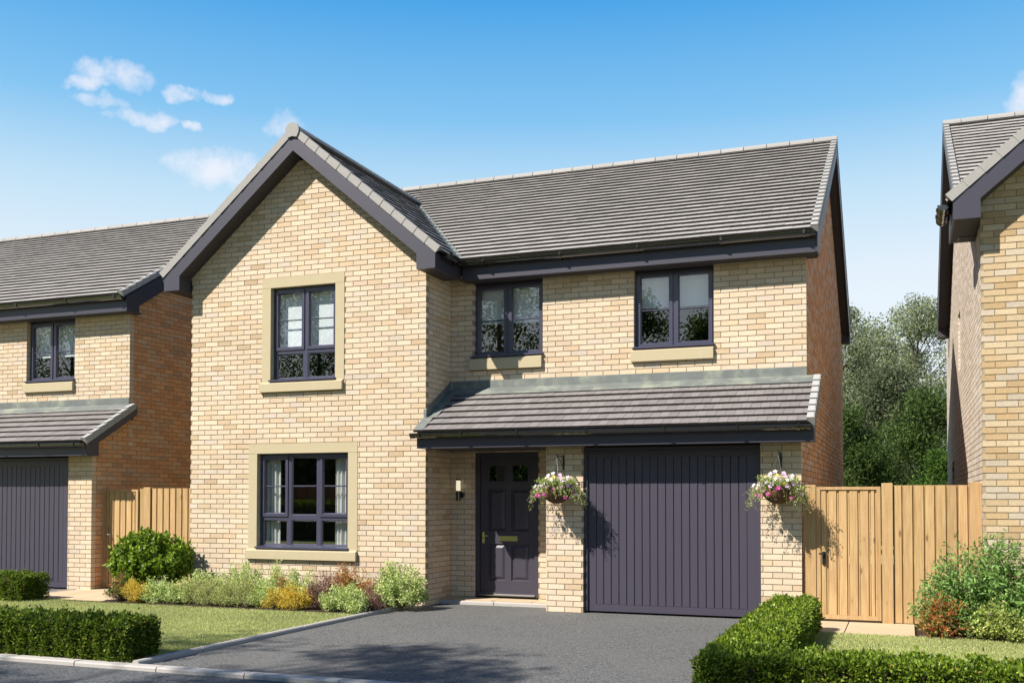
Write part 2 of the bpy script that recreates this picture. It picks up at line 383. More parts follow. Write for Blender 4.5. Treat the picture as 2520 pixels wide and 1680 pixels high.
    def laytiles(s, limit=300):
        s.tiles.sort(key=lambda m: -m[0]); rest = MB(); cache = {}
        for i, (a, c, u, up, n, L, ln, th, var, tone, roof) in enumerate(s.tiles):
            if i < limit and a > 0:
                key = (tuple(round(x, 2) for x in up), tuple(round(x, 2) for x in u), round(L, 3), round(ln, 3), var, tone)
                if key not in cache:
                    mb = MB(); s.tilegeo(mb, Vector((0, 0, 0)), u, up, n, L, ln, th, var, tone); cache[key] = mb.mesh('tile', 'tile')
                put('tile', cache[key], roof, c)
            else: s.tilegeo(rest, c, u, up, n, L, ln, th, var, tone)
        if rest.v: rest.obj('roof_tiling', 'tile', s.root, kind='stuff')

DEP = .85; WR = 5.09; WL = -4.013; GX = -2.02
RIDGE_T = (.30, .285, .27); VERGE_T = (.36, .35, .34)
TM = (.325, .302, .280); TLN = (.19, .172, .168); TG = (.17, .17, .175)  # TG: right gable slope, its shade put into a darker tile tone

def window(h, x0, x1, z0, z1, yw, cols, transom=None, opening=(), bars=True, blind=0, curtain=False, room=True, bar_at=.5):
    y = yw + .085
    mb = MB(); mb.ring(x0 + .004, x1 - .004, z0 + .004, z1 - .004, .042, .0, y, y + .03, y + .07)
    xs = [x0 + .046] + list(cols) + [x1 - .046]
    for c in cols: mb.box(c - .03, c + .03, y + .001, y + .07, z0 + .046, z1 - .046)
    if transom: mb.box(x0 + .046, x1 - .046, y + .002, y + .069, transom - .028, transom + .028)
    fr = mb.obj('window', 'window_paint', h.root)
    zs = [(z0 + .046, z1 - .046)] if not transom else [(z0 + .046, transom - .028), (transom + .028, z1 - .046)]
    for ci in range(len(xs) - 1):
        a = xs[ci] + (.03 if ci else 0); c = xs[ci + 1] - (.03 if ci < len(xs) - 2 else 0)
        for zi, (q0, q1) in enumerate(zs):
            top = zi == len(zs) - 1
            op = top and ci in opening
            s = MB()
            if op:
                s.ring(a - .012, c + .012, q0 - .012, q1 + .012, .042, .016, y - .014, y + .02, y + .03); wv = .046; yg = y + .016
            else: s.ring(a, c, q0, q1, .010, .016, y + .004, y + .024, y + .03); wv = .026; yg = y + .02
            s.obj('casement' if op else 'glazing_bead', 'window_paint', fr)
            p = MB(); p.box(a + wv, c - wv, yg + .004, yg + .010, q0 + wv, q1 - wv); p.obj('pane', 'glass', fr)
            if bars and top:
                zc = q0 + (q1 - q0) * bar_at; g = MB()
                g.prism([(a + wv - .004, yg - .012, zc - .004), (a + wv - .004, yg - .012, zc + .004), (a + wv - .004, yg + .003, zc + .011), (a + wv - .004, yg + .003, zc - .011)], (c - a - 2 * wv + .008, 0, 0)); g.obj('glazing_bar', 'window_paint', fr)
    s = MB(); s.prism([(x0 - .012, yw - .045, z0 + .002), (x0 - .012, yw - .045, z0 + .026), (x0 - .012, y + .01, z0 + .05), (x0 - .012, y + .01, z0 + .002)], (x1 - x0 + .022, 0, 0)); s.obj('sill_board', 'window_paint', fr)
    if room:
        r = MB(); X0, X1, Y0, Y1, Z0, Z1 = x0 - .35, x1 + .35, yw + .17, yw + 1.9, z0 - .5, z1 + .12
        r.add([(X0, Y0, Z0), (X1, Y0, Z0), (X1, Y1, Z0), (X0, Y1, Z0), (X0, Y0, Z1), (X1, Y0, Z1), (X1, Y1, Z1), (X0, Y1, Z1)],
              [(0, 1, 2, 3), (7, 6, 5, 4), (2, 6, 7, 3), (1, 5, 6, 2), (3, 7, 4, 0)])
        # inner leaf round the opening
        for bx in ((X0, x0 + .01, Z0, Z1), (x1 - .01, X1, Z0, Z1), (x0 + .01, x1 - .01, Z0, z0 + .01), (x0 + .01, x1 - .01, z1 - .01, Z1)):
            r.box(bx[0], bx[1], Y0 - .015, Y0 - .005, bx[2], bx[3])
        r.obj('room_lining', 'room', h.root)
    return fr

def stone(h, name, mk): mb = MB(); mk(mb); return mb.obj(name, 'stone', h.root)
def sill_stone(h, x0, x1, z0, z1, yw, pr=.055):
    mb = MB(); mb.prism([(x0, yw + .09, z0), (x0, yw - pr, z0), (x0, yw - pr, z1 - .03), (x0, yw + .0, z1), (x0, yw + .09, z1)], (x1 - x0, 0, 0))
    return mb.obj('stone_sill', 'stone', h.root)
def surround(h, x0, x1, z0, z1, yw, ox0, ox1, oz1, sx0, sx1, sz0):
    e = .006
    for (a, c, d, f, nm) in ((ox0, ox1, z1, oz1, 'stone_lintel'), (ox0, x0, z0, z1 - .003, 'stone_jamb'), (x1, ox1, z0, z1 - .003, 'stone_jamb')):
        mb = MB(); mb.box(a, c, yw - e, yw + .14, d, f); mb.obj(nm, 'stone', h.root)
    sill_stone(h, sx0, sx1, sz0, z0 + .004, yw)

def gutter(h, p0, p1, out, brackets, r=.060, parts=True):
    """half round gutter from p0 to p1; out: horizontal unit vector away from the house"""
    p0 = Vector(p0); p1 = Vector(p1); out = Vector(out); d = (p1 - p0); dn = d.normalized(); mb = MB(); n = 10
    def arc(c, rr): return [c + out * (rr * math.cos(t)) - Vector((0, 0, rr * math.sin(t))) for t in [math.pi * k / n for k in range(n + 1)]]
    vs = arc(p0, r) + arc(p1, r) + arc(p0, r - .006) + arc(p1, r - .006); m = n + 1; fs = []
    for k in range(n):
        fs += [(k, k + 1, m + k + 1, m + k), (2 * m + k, 3 * m + k, 3 * m + k + 1, 2 * m + k + 1)]
    fs += [(0, m, 3 * m, 2 * m), (n, 2 * m + n, 3 * m + n, m + n)]
    mb.add(vs, fs)
    for e, sg in ((p0, -1), (p1, 1)):
        a = arc(e, r + .004); b2 = [x - dn * sg * .05 for x in arc(e, r + .004)]
        k0 = a + b2; mb.add(k0, [tuple(range(m))] + [(i, i + 1, m + i + 1, m + i) for i in range(n)])
    mb.tube([p0 + out * r, p1 + out * r], .0065, 6)
    g = mb.obj('gutter', 'gutter', h.root)
    for t in brackets:
        c = p0 + dn * t; bb = MB()
        a0 = arc(c - dn * .012, r + .008); a1 = arc(c + dn * .012, r + .008)
        bb.add(a0 + a1, [(i, i + 1, m + i + 1, m + i) for i in range(n)])
        bb.obox(c - dn * .012 - out * (r + .02) - Vector((0, 0, .07)), dn * .024, out * .02, (0, 0, .08))
        bb.obox(c - dn * .014 + out * (r - .004) - Vector((0, 0, .026)), dn * .028, out * .020, (0, 0, .042))
        bb.obj('gutter_bracket', 'gutter', g)
    return g

def ridge_run(h, p0, p1, roof, ln=.385, r=.115, cap=None, cull=None):
    p0 = Vector(p0); p1 = Vector(p1); d = (p1 - p0).normalized(); side = d.cross(Vector((0, 0, 1))); n = 8; L = (p1 - p0).length; k = 0
    while k * ln < L - .02:
        a = p0 + d * (k * ln); e = p0 + d * min(L, k * ln + ln - .012); k += 1
        if cull and not cull(h.w(a)): continue
        mb = MB(); prof = [side * (r * math.cos(t)) * 1.05 + Vector((0, 0, r * math.sin(t) * .85 - .045)) for t in [math.pi * i / n for i in range(n + 1)]]
        k1 = random.uniform(.93, 1.05)
        mb.prism([a + q for q in prof], e - a, tuple(x * k1 for x in RIDGE_T)); mb.obj('ridge_tile', 'ridge', roof)

def verge_run(h, o, up, n, side, length, unit, roof, H=.115, wd=.09, tone=VERGE_T, step=.018):
    """stepped dry verge units up a slope: o at the eaves on the outer face, side = outward horizontal"""
    o = Vector(o); up = Vector(up); n = Vector(n); side = Vector(side); k = int(round(length / unit)); unit = length / k
    for i in range(k):
        a = o + up * (i * unit - .012) ; mb = MB(); ln = unit + .022
        # side cheek, tapering up the slope
        q = [a - n * (H * .62) + side * .005, a - n * (H * .60) + up * ln - side * .002, a + up * ln + n * (H * .38 - step) - side * .002, a + n * (H * .38) + side * .005]
        mb.prism(q, -side * .012, tone)
        q = [a + n * (H * .38) , a + n * (H * .38 - .012), a + n * (H * .38 - step - .012) + up * ln, a + n * (H * .38 - step) + up * ln]
        mb.prism(q, -side * wd, tone)
        # nose
        mb.prism([a - n * (H * .62) - side * .007, a + n * (H * .37) - side * .007, a + n * (H * .37) - side * wd, a + n * (H * .1) - side * wd], up * .01, tone)
        mb.obj('verge_tile', 'ridge', roof)

def door_front(h):
    root = h.root; y = DEP + .05
    mb = MB(); mb.ring(.383, 1.372, .085, 2.178, .068, 0, y - .015, y + .02, y + .08); dr = mb.obj('front_door', 'door_paint', root)
    X0, X1, Z0, Z1 = .455, 1.302, .125, 2.108; yl = y + .012
    cells = [(.570, .850, 1.735, 2.015, 'g'), (.935, 1.215, 1.735, 2.015, 'g'), (.570, .850, 1.035, 1.645, 'p'), (.935, 1.215, 1.035, 1.645, 'p'), (.570, .850, .315, .850, 'p'), (.935, 1.215, .315, .850, 'p')]
    lf = MB(); xs = [X0, .570, .850, .935, 1.215, X1]; zs = [Z0, .315, .850, 1.035, 1.645, 1.735, 2.015, Z1]
    for i in range(5):
        for j in range(7):
            if i in (1, 3) and j in (1, 3, 5): continue
            lf.box(xs[i], xs[i + 1], yl, yl + .04, zs[j], zs[j + 1])
    lf.obj('door_leaf', 'door_paint', dr)
    for (a, c, d, e, k) in cells:
        p = MB()
        def rc(i, yy): return [(a + i, yy, d + i), (c - i, yy, d + i), (c - i, yy, e - i), (a + i, yy, e - i)]
        lo = [rc(0, yl), rc(.012, yl + .022), rc(.022, yl + .022), rc(.058, yl + .003)] if k == 'p' else [rc(0, yl - .006), rc(.02, yl - .006), rc(.028, yl + .01)]
        vs = sum(lo, []); fs = [(j * 4 + i, j * 4 + (i + 1) % 4, j * 4 + 4 + (i + 1) % 4, j * 4 + 4 + i) for j in range(len(lo) - 1) for i in range(4)]
        if k == 'p': fs.append(tuple((len(lo) - 1) * 4 + i for i in range(4)))
        p.add(vs, fs); p.obj('door_panel' if k == 'p' else 'glazing_bead', 'door_paint', dr)
        if k == 'g': g = MB(); g.box(a + .02, c - .02, yl + .008, yl + .014, d + .02, e - .02); g.obj('pane', 'glass_dark', dr)
    if True:
        b2 = MB(); b2.box(.40, 1.35, yl + .05, yl + .06, .1, 2.12); b2.obj('door_backing', 'door_paint', dr)
    p = MB(); p.box(.745, 1.035, yl - .010, yl, .890, .965); p.box(.765, 1.015, yl - .015, yl - .010, .905, .940); p.obj('letter_plate', 'brass', dr)
    p = MB(); p.box(.483, .522, yl - .008, yl, .855, 1.02); p.tube([(.503, yl - .008, .965), (.503, yl - .045, .965), (.60, yl - .045, .965)], .008, 8); p.tube([(.503, yl - .008, .895), (.503, yl - .018, .895)], .012, 10)
    p.obj('handle', 'brass', dr)
    p = MB(); p.prism([(.45, yl - .055, .10), (.45, yl - .055, .112), (.45, yl, .135), (.45, yl, .10)], (.86, 0, 0)); p.obj('threshold', 'chrome', dr)

def garage_door(h):
    x0, x1, z1 = 2.30, 4.60, 2.19; y = .05
    mb = MB(); mb.box(x0 + .004, x0 + .045, y, y + .07, .03, z1 - .012); mb.box(x1 - .045, x1 - .004, y, y + .07, .03, z1 - .012); mb.box(x0 + .045, x1 - .045, y, y + .07, 2.135, z1 - .012)
    g = mb.obj('garage_door', 'garage_paint', h.root)
    yl = y + .03
    a, c, z0, zt = x0 + .048, x1 - .048, .028, 2.132
    fr = MB(); fr.box(a, 2.455, yl, yl + .04, z0, zt); fr.box(4.425, c, yl, yl + .04, z0, zt); fr.box(2.455, 4.425, yl, yl + .04, z0, .12); fr.box(2.455, 4.425, yl, yl + .04, 2.048, zt)
    fr.obj('door_leaf', 'garage_paint', g)
    bk = MB(); bk.box(2.44, 4.44, yl + .022, yl + .03, .1, 2.06); bk.obj('door_backing', 'black_metal', g)
    n = 19; wv = (4.425 - 2.455) / n; bd = MB(); e = .0035; ch = .005
    xa, xb = e, wv - e
    bd.add([(xa, .018, 0), (xa, .004 + ch, 0), (xa + ch, .004, 0), (xb - ch, .004, 0), (xb, .004 + ch, 0), (xb, .018, 0), (xa, .018, 1.922), (xa, .004 + ch, 1.922), (xa + ch, .004, 1.922), (xb - ch, .004, 1.922), (xb, .004 + ch, 1.922), (xb, .018, 1.922)],
           [(i, i + 1, i + 7, i + 6) for i in range(5)])
    me = bd.mesh('board', 'garage_paint')
    for i in range(n): put('board', me, g, (2.455 + i * wv, yl, .123))

def house(x, y, label, side_left=False, limit=300, cull=None, fit=True, tile_limit=300, right=True):
    root = empty('detached_house', (x, y, 0), label, 'house', 'matching buff brick houses in a row'); h = House(root, BR if side_left else BP)
    holes = [(-2.724, -1.314, 3.236, 4.80), (-2.943, -1.085, .755, 2.325)]
    # -- gable front (Y=0)
    def sp(a, c):
        if a < 4.86: return [(WL, 0.)]
        hw = 2.0 - (a - 4.86) / math.tan(R(40.0)) + .05
        return [(GX - hw, GX + hw)] if hw > .12 else []
    h.wall((0, 0, 0), (1, 0, 0), (0, -1, 0), .0, 6.75, sp, [(-2.724, -1.314, 3.239, 4.802), (-2.943, -1.085, .759, 2.325), (-2.742, -1.326, 3.088, 3.24), (-2.965, -1.085, .609, .76)], phase=-.1123, cull=cull)
    # -- gable return, recess, first floor
    h.wall((0, 0, 0), (0, 1, 0), (1, 0, 0), 0, 4.875, lambda a, c: [(.1, DEP - .001)], phase=.1123, cull=cull)
    h.wall((0, DEP, 0), (1, 0, 0), (0, -1, 0), 0, 3.3, lambda a, c: [(0.002, 1.9)] if c < 2.4 else [(0.002, WR)], [(.383, 1.374, -.1, 2.18)], phase=.1123, cull=cull)
    h.wall((0, DEP, 0), (1, 0, 0), (0, -1, 0), 3.3, 4.80, lambda a, c: [(0.002, WR)], [(.361, 1.44, 3.57, 4.9), (2.777, 3.885, 3.57, 4.9), (.308, 1.434, 3.388, 3.58), (2.744, 3.882, 3.396, 3.58)], phase=.1123, cull=cull)
    # -- piers and garage wall at Y=0
    for pa in ((1.785, 2.30), (4.60, WR)): h.wall((0, 0, 0), (1, 0, 0), (0, -1, 0), 0, 2.25, lambda a, c, pa=pa: [pa], phase=WR - 20 * BL + JT, cull=cull)
    h.wall((1.785, 0, 0), (0, 1, 0), (-1, 0, 0), 0, 2.25, lambda a, c: [(.1, DEP - .001)], phase=.1123, cull=cull)
    if right:
        def sps(a, c):
            y0 = max(.1, min(DEP + .1, (c - 2.415) / .58 - .27)) if a < 3.2 else DEP + .1
            hi = 9.2
            if a > 4.86:
                t = (a - 4.86) / .586; y0 = .9 + t; hi = 8.8 - t
            return [(y0, hi)] if hi - y0 > .1 else []
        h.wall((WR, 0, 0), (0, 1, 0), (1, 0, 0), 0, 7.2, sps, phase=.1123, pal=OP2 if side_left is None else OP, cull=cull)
    if side_left:
        def spl(a, c):
            y0, hi = .1, 10.5
            if a > 4.80:
                t = (a - 4.80) / .586; y0 = .6 + t; hi = 9.1 - t
            return [(y0, hi)] if hi - y0 > .1 else []
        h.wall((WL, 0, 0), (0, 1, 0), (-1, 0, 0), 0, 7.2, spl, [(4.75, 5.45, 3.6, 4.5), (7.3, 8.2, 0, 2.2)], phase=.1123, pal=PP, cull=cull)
        for (a, c, z0, z1) in ((4.75, 5.45, 3.6, 4.5), (7.3, 8.2, 0, 2.2)):
            mb = MB(); mb.box(WL + .07, WL + .1, a, c, z0, z1); sw = mb.obj('side_window' if z0 else 'side_door', 'window_paint', root)
            mb = MB(); mb.box(WL + .06, WL + .068, a + .08, c - .08, z0 + .1, z1 - .1); mb.obj('pane', 'glass_dark', sw)
    else:
        mb = MB(); mb.box(WL, WL + .09, .1, 9.2, 0, 4.9); mb.obj('wall', 'mortar', root)
    mb = MB(); mb.box(WL + .1, WR - .1, 9.1, 9.19, 0, 4.9); mb.obj('wall', 'mortar', root)
    # -- windows with stone surrounds
    surround(h, -2.573, -1.463, 3.236, 4.650, 0, -2.724, -1.314, 4.80, -2.742, -1.326, 3.088)
    surround(h, -2.795, -1.240, .757, 2.175, 0, -2.943, -1.085, 2.323, -2.965, -1.087, .609)
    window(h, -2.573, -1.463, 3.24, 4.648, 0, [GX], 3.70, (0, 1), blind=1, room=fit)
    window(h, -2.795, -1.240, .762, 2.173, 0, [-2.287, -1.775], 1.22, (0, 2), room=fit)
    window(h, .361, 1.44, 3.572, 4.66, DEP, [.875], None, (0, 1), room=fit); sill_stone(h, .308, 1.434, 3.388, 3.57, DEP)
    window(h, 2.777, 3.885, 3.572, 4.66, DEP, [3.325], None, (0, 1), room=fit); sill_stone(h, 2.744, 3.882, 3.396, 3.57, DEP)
    door_front(h); garage_door(h)

    # ---------------- roofs
    SL = .586; ang = math.atan(SL); cs, sn = math.cos(ang), math.sin(ang); Yr = 4.85; Ye = .46; Ze = 4.925
    Zr = Ze + (Yr - Ye) * SL
    vl = WL - .22 ; vr = WR + .175
    mb = MB()   # underlay of the main roof: two sloped slabs
    mb.prism([(vl + .02, Ye + .03, Ze - .02), (vl + .02, Yr, Zr - .03), (vl + .02, 2 * Yr - Ye, Ze - .02), (vl + .02, 2 * Yr - Ye, Ze - .06), (vl + .02, Yr, Zr - .09), (vl + .02, Ye + .03, Ze - .06)], (vr - vl - .04, 0, 0))
    roof = mb.obj('roof', 'soffit', root)
    GL = 2.35; a40 = R(40.); gc, gs = math.cos(a40), math.sin(a40); GZe = 4.905; GXe = GX + GL; GZr = GZe + GL * math.tan(a40); YF = -.285
    yv = lambda X: .44 + (GXe - X) / GL * ((GZr - Ze) / SL)      # valley line, right slope
    yv_end = .44 + (GZr - Ze) / SL
    def xm(s_):
        Y = Ye + s_ * cs
        if Y >= yv_end: return (vl, vr)
        return (GXe - (Y - .44) / (yv_end - .44) * GL + .03, vr)
    ntile = (0, -sn, cs)
    Lm = (Yr - Ye) / cs
    h.tiling((0, Ye, Ze), (1, 0, 0), (0, cs, sn), ntile, Lm, Lm / 26, .236, xm, TM, roof, thick=.040, cull=cull)
    if side_left:
        h.tiling((0, Ye, Ze), (1, 0, 0), (0, cs, sn), ntile, Lm, Lm / 26, .236, lambda s_: (vl, 2 * GX - GXe + (Ye + s_ * cs - .44) / (yv_end - .44) * GL) if Ye + s_ * cs < yv_end else None, TM, roof, thick=.030, cull=cull)
    # gable roof, right and left slopes
    Lg = GL / gc
    h.tiling((GXe, 0, GZe), (0, 1, 0), (-gc, 0, gs), (gs, 0, gc), Lg, Lg / 14, .25, lambda s_: (YF + .06, max(YF + .1, yv(GXe - s_ * gc) - .10)), TG, roof, thick=.030, cull=cull)
    h.tiling((2 * GX - GXe, 0, GZe), (0, 1, 0), (gc, 0, gs), (-gs, 0, gc), Lg, Lg / 14, .25, lambda s_: (YF + .06, max(YF + .1, yv(GXe - s_ * gc) - .10)), TM, roof, thick=.030, cull=cull)
    mb = MB()
    for sg in (1, -1):
        q = [(GX + sg * GL, YF + .02, GZe - .02), (GX, YF + .02, GZr - .02), (GX, YF + .02, GZr - .07), (GX + sg * GL, YF + .02, GZe - .07)]
        mb.add([(GX + sg * (GL - .01), YF + .03, GZe - .012), (GX, YF + .03, GZr - .012), (GX, yv_end, GZr - .012), (GX + sg * (GL - .01), .44, GZe - .012)], [(0, 1, 2, 3)])
    mb.obj('roof_deck', 'soffit', roof)
    # valley strips
    mb = MB()
    for sg in (1, -1):
        A = Vector((GX + sg * GL, .44, Ze + .006)); B = Vector((GX, yv_end, GZr + .006)); dn = (B - A).normalized()
        gu = Vector((sg * gs, 0, gc)); mu = Vector(ntile)
        ga = gu.cross(dn); ga = ga if ga.dot(Vector((0, -1, 0))) > 0 else -ga
        ma = mu.cross(dn); ma = ma if ma.dot(Vector((sg, 0, 0))) > 0 else -ma
        mb.add([A + ga * .11 + gu * .012, A + gu * .012, B + gu * .012, B + ga * .11 + gu * .012, A + mu * .012, A + ma * .05 + mu * .012, B + ma * .05 + mu * .012, B + mu * .012],
               [(0, 1, 2, 3), (4, 5, 6, 7)])
    mb.obj('valley_flashing', 'lead', roof)
    ridge_run(h, (vr - .0, Yr, Zr + .02), (vl, Yr, Zr + .02), roof, cull=cull)
    ridge_run(h, (GX, YF - .01, GZr + .02), (GX, yv_end, GZr + .02), roof, ln=.45, r=.12, cull=cull)
    mb = MB(); n = 14; rr = .115; zc = GZr - .015
    prof = [(GX + rr * math.cos(t), YF - .012, zc + rr * math.sin(t)) for t in [math.pi * (-.12 + 1.24 * i / n) for i in range(n + 1)]] + [(GX - .075, YF - .012, zc - .105), (GX, YF - .012, zc - .088), (GX + .075, YF - .012, zc - .105)]
    mb.prism(prof, (0, -.02, 0), RIDGE_T); mb.obj('ridge_end_cap', 'ridge', roof)
    # verges
    for sg in (1, -1):
        verge_run(h, (GX + sg * (GL - .015), YF - .012, GZe + .035), (-sg * gc, 0, gs), (sg * gs, 0, gc), (0, -1, 0), Lg - .10, Lg / 13, roof, H=.11, tone=RIDGE_T, step=.007)
    verge_run(h, (vr + .006, Ye - .005, Ze + .03), (0, cs, sn), ntile, (1, 0, 0), Lm, Lm / 26, roof, H=.10, step=.028)
    verge_run(h, (vl - .006, Ye - .005, Ze + .03), (0, cs, sn), ntile, (-1, 0, 0), Lm, Lm / 26, roof, H=.10, step=.028)
    # back slope of the main roof, one tiled sheet
    mb = MB(); mb.add([(vl, 2 * Yr - Ye, Ze), (vr, 2 * Yr - Ye, Ze), (vr, Yr, Zr), (vl, Yr, Zr)], [(0, 1, 2, 3)], TM); mb.obj('roof_back', 'tile', roof)
    # bargeboards at the two ends of the main roof, with boxed eaves ends
    for sg, X in ((1, vr - .03), (-1, vl + .03)):
        Wx = WR if sg > 0 else WL
        prof = [(X, .575, 4.668), (X, .575, Ze - .02), (X, Yr, Zr - .05), (X, 9.12, Ze - .02), (X, 9.12, 4.668), (X, 8.80, 4.668), (X, 8.80, 4.80), (X, Yr, Zr - .26), (X, .88, 4.80), (X, .88, 4.668)]
        mb = MB(); mb.prism([prof[i] for i in (0, 1, 2, 7, 8, 9)], (sg * .022, 0, 0)); mb.prism([prof[i] for i in (2, 3, 4, 5, 6, 7)], (sg * .022, 0, 0)); mb.obj('bargeboard', 'slate_paint', root)
        mb = MB()
        for (ya, za, yb, zb) in ((.88, 4.82, Yr, Zr - .24), (Yr, Zr - .24, 8.80, 4.82)):
            mb.add([(Wx - sg * .02, ya, za), (X, ya, za), (X, yb, zb), (Wx - sg * .02, yb, zb)], [(0, 1, 2, 3)])
        mb.box(min(Wx, X), max(Wx, X), .60, .88, 4.67, 4.80); mb.box(min(Wx, X), max(Wx, X), 8.8, 9.1, 4.67, 4.80)
        mb.obj('verge_soffit', 'soffit', root)
    # front fascia + soffit of the main roof
    xf = .30
    mb = MB(); mb.box(xf, vr - .033, .575, .597, 4.665, 4.925); mb.obj('fascia', 'slate_paint', root)
    mb = MB(); mb.box(xf - .05, WR + .14, .597, DEP + .12, 4.668, 4.69); mb.obj('soffit', 'soffit', root)
    gutter(h, (.36, .508, 4.908), (vr - .025, .508, 4.908), (0, -1, 0), [x_ - .36 for x_ in (.68, 1.83, 2.93, 4.05, 5.10)])
    # gable barge boards (one arched board each side) and boxed feet
    for sg in (1, -1):
        pts = [(0, 6.574), (2.005, 4.892), (2.005, 4.674), (2.290, 4.674), (2.290, 4.885), (.0, 6.574 + .262)]
        pts[5] = (0, 4.885 + 2.29 * math.tan(a40))
        pts[0] = (0, 4.892 + 2.005 * math.tan(a40))
        mb = MB(); mb.prism([(GX + sg * px, -.285, pz) for px, pz in pts], (0, .022, 0)); mb.obj('bargeboard', 'slate_paint', root)
        mb = MB()
        q = [(GX + sg * 2.005, 4.895), (GX + sg * 2.29, 4.76), (GX + sg * 2.29, 4.89), (GX, 4.895 + 2.29 * math.tan(a40) - .03), (GX, 4.895 + 2.005 * math.tan(a40))]
        mb.add([(GX + sg * 2.03, -.262, 4.876), (GX, -.262, 4.895 + 2.005 * math.tan(a40)), (GX, .05, 4.895 + 2.005 * math.tan(a40)), (GX + sg * 2.03, .05, 4.876)], [(0, 1, 2, 3)])
        mb.obj('verge_soffit', 'soffit', root)
        # eaves box running back along the side of the gable
        yb = DEP + .1 if sg > 0 else (10.4 if side_left else DEP + .1)
        mb = MB(); a, c = sorted((GX + sg * 2.007, GX + sg * 2.268))
        if sg > 0: mb.box(a, c, -.262, .57, 4.676, 4.70)
        else: mb.box(a, c, -.262, .9, 4.676, 4.70)
        mb.obj('soffit', 'soffit', root)
        a, c = sorted((GX + sg * 2.268, GX + sg * 2.289))
        mb = MB(); mb.box(a, c, -.262, .574 if sg > 0 else .95, 4.675, 4.9); mb.obj('fascia', 'slate_paint', root)
        a, c = sorted((GX + sg * 2.007, GX + sg * 2.02))
        mb = MB(); mb.box(a, c, -.262, -.0, 4.70, 4.892); mb.obj('box_end_lining', 'soffit', root)
    gutter(h, (GXe + .035, -.12, 4.895), (GXe + .035, .50, 4.895), (1, 0, 0), [.07, .4])
    gutter(h, (2 * GX - GXe - .035, -.12, 4.895), (2 * GX - GXe - .035, .62, 4.895), (-1, 0, 0), [.2, .5])

    # ---------------- lean-to over porch and garage
    ls = .58; la = math.atan(ls); lc, ln_ = math.cos(la), math.sin(la); Yl, Zl = -.325, 2.415; top = (DEP - Yl) / lc
    mb = MB(); mb.prism([(.004, Yl + .03, Zl - .01), (.004, DEP - .002, Zl + (DEP - Yl) * ls - .02), (.004, DEP - .002, Zl + (DEP - Yl) * ls - .06), (.004, Yl + .03, Zl - .05)], (WR + .14, 0, 0))
    lean = mb.obj('lean_to_roof', 'soffit', root)
    g = .195
    h.tiling((0, Yl, Zl), (1, 0, 0), (0, lc, ln_), (0, -ln_, lc), top - g * .8, g, .118, lambda s_: (.035 if Yl + s_ * lc > -.02 else -.03, WR + .16), TLN, lean, thick=.037, cull=cull)
    verge_run(h, (WR + .185, Yl - .005, Zl + .03), (0, lc, ln_), (0, -ln_, lc), (1, 0, 0), top - .06, g, lean, H=.11, step=.022)
    # lead: apron on the roof, upstand on the wall, stepped abutment along the gable return
    mb = MB(); nn_ = Vector((0, -ln_, lc)); upv = Vector((0, lc, ln_)); o = Vector((0.03, Yl, Zl)) + upv * (g * 5.75) + nn_ * .028
    mb.obox(o, (WR + .13, 0, 0), upv * (top - g * 5.75 - .02), nn_ * .006)
    k0 = Vector((.03, DEP - .012, 3.115)); mb.obox(k0, (WR - .03, 0, 0), (0, .010, 0), (0, 0, .118))
    mb.obj('apron_flashing', 'lead', lean)
    mb = MB(); mb.prism([(.004, -.004, 2.60), (.004, DEP - .014, 3.10), (.004, DEP - .014, 3.235), (.004, -.004, 2.765)], (.010, 0, 0))
    mb.box(-.03, .012, -.012, -.003, 2.59, 2.757)
    mb.obj('abutment_flashing', 'lead', lean)
    for k in range(6):
        o = Vector((.014 if k > 1 else -.035, Yl, Zl)) + upv * (g * k) + nn_ * .030
        mb = MB(); mb.obox(o, (.15 + .0 * k, 0, 0), upv * (g + .01), nn_ * .005); mb.obj('soaker_flashing', 'lead', lean)
    mb = MB(); mb.box(.008, WR + .155, -.30, -.278, 2.192, 2.392); mb.obj('fascia', 'slate_paint', root)
    mb = MB(); mb.box(.004, WR + .155, -.278, -.012, 2.195, 2.212); mb.box(.004, 1.783, -.012, DEP - .004, 2.195, 2.212); mb.box(1.783, WR - .1, .11, DEP - .004, 2.197, 2.214); mb.obj('soffit', 'soffit', root)
    mb = MB(); mb.prism([(WR + .157, -.30, 2.192), (WR + .157, -.30, 2.40), (WR + .157, DEP, 3.10), (WR + .157, DEP, 2.93), (WR + .157, -.04, 2.41), (WR + .157, -.04, 2.192)], (.02, 0, 0)); mb.obj('bargeboard', 'slate_paint', root)
    gutter(h, (-.045, -.368, 2.388), (WR + .15, -.368, 2.388), (0, -1, 0), [x_ + .045 for x_ in (.10, .72, 1.52, 2.47, 3.48, 4.38, 5.10)])
    h.lay(limit); h.laytiles(tile_limit)
    return h

vis = lambda p: in_frame(p, .12) > 0
main = house(0, 0, 'central buff brick house with front gable, dark front door and full garage door in view', limit=300, side_left=None)
left = house(-11.22, .2, 'neighbouring house past the round bush, only its garage side in view', limit=300, cull=vis)
right = house(7.11 - WL, -.12, 'neighbouring house beyond the wide gate, only its pale gable corner in view', side_left=True, limit=300, cull=vis, right=False)

